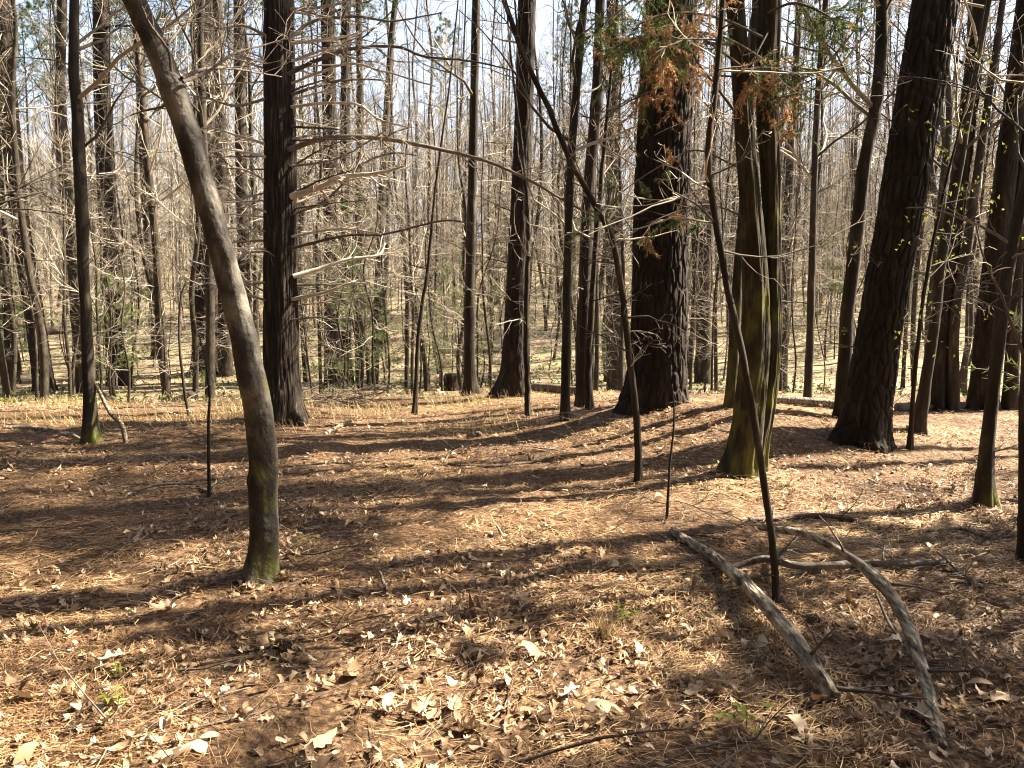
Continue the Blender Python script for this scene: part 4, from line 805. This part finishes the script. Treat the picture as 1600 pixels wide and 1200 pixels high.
# rotten stump
b_ = on_ground(706, 609); t = thing('tree_stump', 'squat dark rotten stump in the hollow beside the straight centre trunk', 'stump', b_)
def stump_disp(th, ar, rr): return rr * (.35 * fbm(np.cos(th) * 3, np.sin(th) * 3 + ar * 3, 3, 3) + .2 * np.exp(-ar / .15) * np.cos(5 * th))
Pp = np.array([[0, 0, -.1]] * 14, float); Pp[:, 2] = np.linspace(-.1, .55, 14); rd = np.full(14, .27); rd[-1] = .2
st = link('wood', make_mesh('wood', M['pine'], *sweep(Pp, rd, 40, stump_disp)), t)
# ribbon on a twig
b_ = on_ground(686, 606); q = at(686, 568, b_[1]); t = thing('ribbon', 'small red ribbon hanging in the hollow left of the centre trunk', 'ribbon', b_)
mb = MB(); mb.tube([[0, 0, -.1], [.02, 0, .4], [0, .01, q[2] - b_[2] + .25]], [.008, .006, .004], 5); mb.build('twig', M['hard'], t)
mb = MB(); zz = q[2] - b_[2]
for k in range(2):
    v = []; 
    for a in range(7): v += [[.03 + .02 * math.sin(a + k) + .05 * k, .01 * a * (1 - 2 * k), zz + .2 - a * .055], [.10 + .025 * math.sin(a * 1.3 + k) + .05 * k, .012 * a, zz + .19 - a * .055]]
    mb.quads(v, [[2 * a, 2 * a + 1, 2 * a + 3, 2 * a + 2] for a in range(6)], .5)
mb.build('streamer', M['ribbon'], t)

# ------------------------------------------------------------------ litter
def leaf_shape(kind):
    x = np.linspace(0, 1, 17)
    if kind == 0:   return (.05 + .24 * np.sin(math.pi * x ** .85)) * (.62 + .42 * np.cos(2 * math.pi * (3.3 * x + .1)))   # lobed oak
    if kind == 1:   return (.03 + .25 * np.sin(math.pi * x ** 1.15)) * (.85 + .17 * np.cos(2 * math.pi * (4.2 * x + .3)))  # shallow lobes
    return .02 + .22 * np.sin(math.pi * x ** .9)                                                                          # plain oval
def leaves_arrays(pos, size, yaw, kind, r_, curl=1.):
    """n leaves -> verts and faces; every leaf curls, cups and twists on its own"""
    n = len(pos); S_ = 17; x = np.linspace(0, 1, S_) - .5
    W = np.stack([leaf_shape(k) for k in kind]); W[:, -1] = .005; W[:, 0] = .012
    Wl = W * (1 + .25 * (r_.random((n, 1)) - .5)); Wr = W * (1 + .25 * (r_.random((n, 1)) - .5))
    cu = r_.normal(0, .6, n)[:, None] * curl; cl = r_.normal(.5, .9, n)[:, None] * curl; tw = r_.normal(0, .5, n)[:, None] * curl
    X_ = np.stack([np.broadcast_to(x, (n, S_))] * 3, 2)
    sw = np.broadcast_to(.12 * np.sin(x * 5), (n, S_)) * r_.normal(0, 1, n)[:, None]
    Yv = np.stack([sw + Wl, sw, sw - Wr], 2)
    wob = np.sin(x[None] * r_.uniform(5, 14, n)[:, None] + r_.uniform(0, 6, n)[:, None]) * .03
    Z_ = cu[:, :, None] * X_ ** 2 * 1.3 + cl[:, :, None] * (Yv - sw[:, :, None]) ** 2 * 2.4 + tw[:, :, None] * X_ * Yv + wob[:, :, None] * np.array([1, -.4, .6])
    v = np.stack([X_, Yv, Z_], -1).reshape(n, S_ * 3, 3) * size[:, None, None]
    def rot(v, a, i, j):
        c, s = np.cos(a)[:, None], np.sin(a)[:, None]; o = v.copy(); o[..., i] = v[..., i] * c - v[..., j] * s; o[..., j] = v[..., i] * s + v[..., j] * c; return o
    v = rot(v, r_.normal(0, .2, n) * curl, 0, 2); v = rot(v, r_.normal(0, .2, n) * curl, 1, 2); v = rot(v, yaw, 0, 1)
    v[..., 2] -= np.minimum(v[..., 2].min(1), 0)[:, None] * .5
    v = v + pos[:, None, :]
    f = []
    for a in range(S_ - 1):
        for b in (0, 1): f.append([a * 3 + b, a * 3 + b + 1, a * 3 + b + 4, a * 3 + b + 3])
    f = (np.array(f)[None] + (np.arange(n) * S_ * 3)[:, None, None]).reshape(-1, 4)
    return v.reshape(-1, 3), f, S_ * 3
def scatter(n, r_, d0, d1, power=1.6, wide=.82):
    """points over the clearing, thicker towards the near side"""
    y = d0 + (d1 - d0) * r_.random(n) ** power; x = r_.uniform(-1, 1, n) * (wide * y + .8); return x, y
r_ = np.random.default_rng(61)
x, y = scatter(24000, r_, 1.5, 15, 1.5)
den = fbm(x * .55 + 3, y * .55, 41, 3); keep = r_.random(len(x)) < np.clip(.30 + 3.4 * den, .03, 1)
x, y = x[keep], y[keep]; n = len(x); sz = np.where(r_.random(n) < .03, r_.uniform(.09, .14, n), r_.uniform(.025, .075, n))
v, f, per = leaves_arrays(np.stack([x, y, ground_z(x, y) + .004 + .02 * r_.random(n)], 1), sz, r_.uniform(0, 6.28, n), r_.integers(0, 3, n), r_, 1.4)
lv = link('fallen_leaves', make_mesh('fallen_leaves', M['leaf'], v, f, np.zeros((0, 3), int), np.repeat(np.clip(r_.beta(1.6, 2.2, n), 0, 1), per)))
tag(lv, 'dry tan oak leaves strewn over the pine needles', 'leaf litter', kind='stuff')
# pine straw
x, y = scatter(250000, r_, 1.4, 14.5, 1.7); x2, y2 = scatter(70000, r_, 1.3, 5., 1.1); x, y = np.concatenate([x, x2]), np.concatenate([y, y2]); kp = r_.random(len(x)) < np.clip(.5 + 3.2 * fbm(x * 1.1, y * 1.1, 55, 3), .05, 1); x, y = x[kp], y[kp]; n = len(x)
flow = 2.2 * fbm(x * .6, y * .6, 51, 2) * 3 + r_.normal(0, .75, n) + .25
L = r_.uniform(.07, .17, n); wd = r_.uniform(.0013, .0024, n) * (1 + y / 9); z = ground_z(x, y) + .002 + .034 * r_.random(n) ** 2
dx, dy = np.cos(flow), np.sin(flow); bend = r_.normal(0, .12, n); ti = r_.normal(0, .14, n)
pts = []
for k, s in enumerate((-.5, 0., .5)):
    ox = dx * s * L - dy * bend * L * (abs(s) * 2); oy = dy * s * L + dx * bend * L * (abs(s) * 2)
    px_, py_ = x + ox, y + oy; pz = np.maximum(z + ti * s * L, ground_z(px_, py_) + .001)
    for sd in (-1, 1): pts.append(np.stack([px_ - dy * wd * .5 * sd, py_ + dx * wd * .5 * sd, pz + .001 * sd * r_.normal(0, 1, n)], 1))
v = np.stack(pts, 1).reshape(-1, 3); f = np.array([[0, 1, 3, 2], [2, 3, 5, 4]]); f = (f[None] + (np.arange(n) * 6)[:, None, None]).reshape(-1, 4)
nd = link('pine_needles', make_mesh('pine_needles', M['straw'], v, f, np.zeros((0, 3), int), np.repeat(np.clip(r_.normal(.46, .19, n) + 1.1 * fbm(x * .9, y * .9, 57, 4), 0, 1), 6)))
tag(nd, 'rusty brown pine needles carpeting the clearing', 'needle litter', kind='stuff')
# twig litter
mb = MB(); x, y = scatter(1700, r_, 1.6, 15, 1.3)
for a, b in zip(x, y):
    an = r_.uniform(0, 6.28); zz = gz(a, b) + .01
    grow(mb, np.array([a, b, zz]), np.array([math.cos(an), math.sin(an), r_.uniform(-.02, .12)]), r_.uniform(.12, .5), r_.uniform(.0018, .004), 2, r_, (0, 0, 2), -.03, rmin=.0013, wig=.15)
x, y = scatter(90, r_, 2., 15, 1.2)
for a, b in zip(x, y):
    an = r_.uniform(0, 6.28); zz = gz(a, b) + .012
    grow(mb, np.array([a, b, zz]), np.array([math.cos(an), math.sin(an), r_.uniform(-.02, .08)]), r_.uniform(.4, 1.1), r_.uniform(.005, .011), 1, r_, (0, 2), -.02, rmin=.002, wig=.14)
tw = mb.build('twig_litter', M['darkwood']); tag(tw, 'small dead twigs scattered on the forest floor', 'twig litter', kind='stuff')
# dry grass and low stalks at the back of the clearing ; green cover in the hollow
def blades(n, xs, ys, h0, h1, wd, m, name, label, cat, mask, lean=.35):
    x, y = xs(n), ys(n); kp = r_.random(n) < mask(x, y); x, y = x[kp], y[kp]; n = len(x)
    z = ground_z(x, y); h = r_.uniform(h0, h1, n); a = r_.uniform(0, 6.28, n); le = r_.normal(0, lean, n) * h
    b = np.stack([x, y, z], 1); s = np.stack([np.cos(a), np.sin(a), a * 0], 1) * wd; dr = np.stack([-np.sin(a + .6), np.cos(a + .6), a * 0], 1)
    m1 = b + np.array([0, 0, 1.]) * (h * .55)[:, None] + dr * (le * .35)[:, None]; tp = b + np.array([0, 0, 1.]) * np.maximum(h - .45 * np.abs(le), .02)[:, None] + dr * le[:, None]
    v = np.stack([b - s, b + s, m1 - s * .7, m1 + s * .7, tp], 1).reshape(-1, 3); k = np.arange(n) * 5
    q = np.stack([k, k + 1, k + 3, k + 2], 1); t_ = np.stack([k + 2, k + 3, k + 4], 1)
    o = link(name, make_mesh(name, m, v, q, t_, np.repeat(r_.random(n), 5))); tag(o, label, cat, kind='stuff')
blades(17000, lambda n: r_.uniform(-10, 1.2, n), lambda n: 9.6 + 5.5 * r_.random(n), .04, .26, .003, M['drygrass'], 'dry_grass', 'thin straw-coloured grass at the back left of the clearing', 'dry grass', lambda x, y: np.clip(.25 + 2.6 * fbm(x * .9, y * .9, 71, 3), 0, 1) * smooth(1.2, -.8, x), 1.0)
def herb(n, lo, hi, name, label):
    y = lo + (hi - lo) * r_.random(n); x = r_.uniform(-1, 1, n) * (.78 * y + 1)
    kp = r_.random(n) < np.clip(.2 + 3 * fbm(x * .22, y * .22, 81, 3), 0, 1); x, y = x[kp], y[kp]
    f = MB(); c = np.stack([x, y, ground_z(x, y) + r_.uniform(.01, .16, len(x))], 1)
    tufts(f, c, np.tile([0, 0, .25], (len(c), 1)), r_, 4, .11, .06, .9)
    tag(f.build(name, M['herb']), label, 'ground cover', kind='stuff')
herb(15000, 14.6, 42, 'ground_cover', 'low yellow-green ground cover in the hollow and on the hillside')
x_, y_ = scatter(5000, r_, 15, 60, 1.3, .78); n = len(x_)
v, f, per = leaves_arrays(np.stack([x_, y_, ground_z(x_, y_) + .01], 1), r_.uniform(.12, .3, n), r_.uniform(0, 6.28, n), r_.integers(0, 3, n), r_)
tag(link('hillside_leaves', make_mesh('hillside_leaves', M['leaf'], v, f, np.zeros((0, 3), int), np.repeat(r_.beta(2, 2, n), per))), 'pale dry leaf litter on the hollow floor and far hillside', 'leaf litter', kind='stuff')
# single leaves large enough to point at
BIG = [(182, 1030, .19, .8, .5, 0, 'bright bleached lobed oak leaf lying in full sun at lower left'), (708, 1110, .16, .55, 1.2, 1, 'broad tan leaf lying flat near the bottom centre'), (746, 1028, .14, .62, .2, 2, 'square-edged tan leaf beside the thin slanting shadow'),
       (938, 1130, .24, .6, .1, 0, 'large curled grey-tan oak leaf arched over the shaded needles at bottom'), (255, 955, .17, .6, .3, 1, 'tan leaf lying below the shadow of the leaning tree'), (560, 1000, .13, .55, 2.2, 2, 'upturned tan leaf at the edge of the central shade'), (1085, 1082, .17, .6, .4, 1, 'tan leaf lying between the central sun patch and the straight pale limb'),
       (280, 1180, .22, .72, 2.7, 1, 'pale oak leaf in full sun at the bottom edge, left of centre'), (500, 1165, .2, .72, .9, 1, 'pale oak leaf in the sun patch at bottom, below the slanting shadow'), (690, 975, .15, .62, .2, 1, 'grey-tan leaf lying inside the central shade')]
for k, (px_, py_, sz_, ti_, yw, kd, lab) in enumerate(BIG):
    p = on_ground(px_, py_); r2 = np.random.default_rng(800 + k)
    v, f, per = leaves_arrays(np.array([[0, 0, .015]]), np.array([sz_ * .8]), np.array([yw]), [kd], r2, 1.6 if 'curled' in lab or 'upturned' in lab else .7)
    if 'arched' in lab: v = v.copy(); v[:, 2] = .085 - 6.0 * ((v[:, 0] ** 2 + v[:, 1] ** 2)) + .5 * np.abs(v[:, 1]) * 0 + v[:, 2] * .15; v[:, 2] = np.maximum(v[:, 2], .006)
    o = link('oak_leaf', make_mesh('oak_leaf', M['leaf'], v, f, np.zeros((0, 3), int), np.full(len(v), ti_)), None, tuple(p)); tag(o, lab, 'leaf', 'large oak leaves on the needles')
# green seedlings
for k, (px_, py_, sc, lab) in enumerate(((478, 862, .11, 'small bright green seedling just right of the leaning tree foot'), (182, 1112, .09, 'tiny yellow-green seedling in the sunlit needles at lower left'), (1165, 1145, .12, 'dark green seedling in the shade near the bottom, left of the pale limb end'), (973, 975, .10, 'little green seedling at the edge of the shade right of centre'), (185, 1062, .07, 'tiny green sprout above the other seedling at lower left'))):
    p = on_ground(px_, py_); t = thing('seedling', lab, 'seedling', p, 'green seedlings in the litter'); r2 = np.random.default_rng(850 + k)
    mb = MB(); mb.tube([[0, 0, -.02], [.004, .002, sc * .5], [.0, .006, sc]], [.002, .0018, .0012], 5); mb.build('stem', M['leafgreen'], t)
    mb = MB()
    v, f, per = leaves_arrays(np.stack([r2.normal(0, sc * .3, 9), r2.normal(0, sc * .3, 9), np.linspace(.3, 1, 9) * sc], 1), np.full(9, sc * .5), r2.uniform(0, 6.28, 9), [2] * 9, r2, .5); mb.quads(v, f, np.repeat(r2.random(9), per))
    mb.build('leaves', M['leafgreen'], t)
# pine cones
def cone_arrays(L=.09, r=.03):
    V, Q = [], []; n = 0
    for k in range(70):
        a = k * 2.39996; h = k / 70; rr = r * math.sin(math.pi * (.12 + .8 * h)) ** .7; c, s = math.cos(a), math.sin(a)
        for (u, w_, zz) in ((.3, -.004, 0), (.3, .004, 0), (1.15, .007, .006), (1.15, -.007, .006), (1.2, -.004, .011), (1.2, .004, .011)): V.append([c * rr * u - s * w_, s * rr * u + c * w_, h * L + zz])
        Q += [[n, n + 1, n + 2, n + 3], [n + 3, n + 2, n + 5, n + 4]]; n += 6
    V = np.array(V); return V[:, [2, 0, 1]] - [L / 2, 0, 0], np.array(Q)
cv, cq = cone_arrays()
for k, (px_, py_, lab) in enumerate(((735, 684, 'dark pine cone in the sunny clearing, left one of two lying close together'), (748, 682, 'dark pine cone in the sunny clearing, right one of two lying close together'), (447, 1018, 'brown pine cone in the needles at the left of the central shade'), (1268, 975, 'dark pine cone lying between the two pale fallen limbs'))):
    p = on_ground(px_, py_); o = link('pine_cone', make_mesh('pine_cone', M['darkwood'], cv * (1.25 if k < 2 else .8), cq, np.zeros((0, 3), int), np.full(len(cv), .5)), None, (p[0], p[1], p[2] + .028)); o.rotation_euler = (0, .1, k * 1.9 + .4); tag(o, lab, 'pine cone', 'pine cones on the needles')
# bushy vine clump and grass tuft
p = on_ground(318, 610); t = thing('leafy_shrub', 'small green-leaved shrub at the foot of the broad pine behind the leaning tree', 'shrub', p); mb = MB(); lf = MB(); cs = []
for k in range(14):
    a = r_.uniform(0, 6.28); sub = MB(); grow(sub, np.array([0, 0, 0.]), np.array([math.cos(a) * .6, math.sin(a) * .6, 1.]), r_.uniform(.35, .8), .005, 0, r_, (4,), .02, rmin=.002)
    for key, T in sub.tubes.items():
        for pp, ra, ti in T: mb.tube(pp, ra, 3, ti); cs += list(pp[2:])
mb.build('stems', M['twig'], t)
v, f, per = leaves_arrays(np.array(cs), r_.uniform(.05, .1, len(cs)), r_.uniform(0, 6.28, len(cs)), [2] * len(cs), r_, 1.); lf.quads(v, f, np.repeat(r_.random(len(cs)), per)); lf.build('leaves', M['herb'], t)
p = on_ground(948, 992); t = thing('grass_tuft', 'dry tan grass tuft in the shade edge right of centre', 'grass tuft', p); f = MB()
tufts(f, np.stack([r_.normal(0, .03, 50), r_.normal(0, .03, 50), np.zeros(50)], 1), np.tile([0, 0, 1.2], (50, 1)), r_, 3, .12, .003, .6); f.build('blades', M['drygrass'], t)
# brush heap behind the cedar
p = on_ground(500, 634); t = thing('brush_heap', 'low dark heap of dead brush right of the cedar foot', 'brush heap', p); mb = MB()
for k in range(90):
    a = r_.uniform(0, 6.28); grow(mb, np.array([r_.normal(0, .55), r_.normal(0, .25), r_.uniform(0, .2)]), np.array([math.cos(a), math.sin(a) * .6, r_.uniform(-.1, .35)]), r_.uniform(.4, 1.1), r_.uniform(.005, .012), 1, r_, (0, 3), -.04, rmin=.003)
mb.build('branches', M['darkwood'], t)
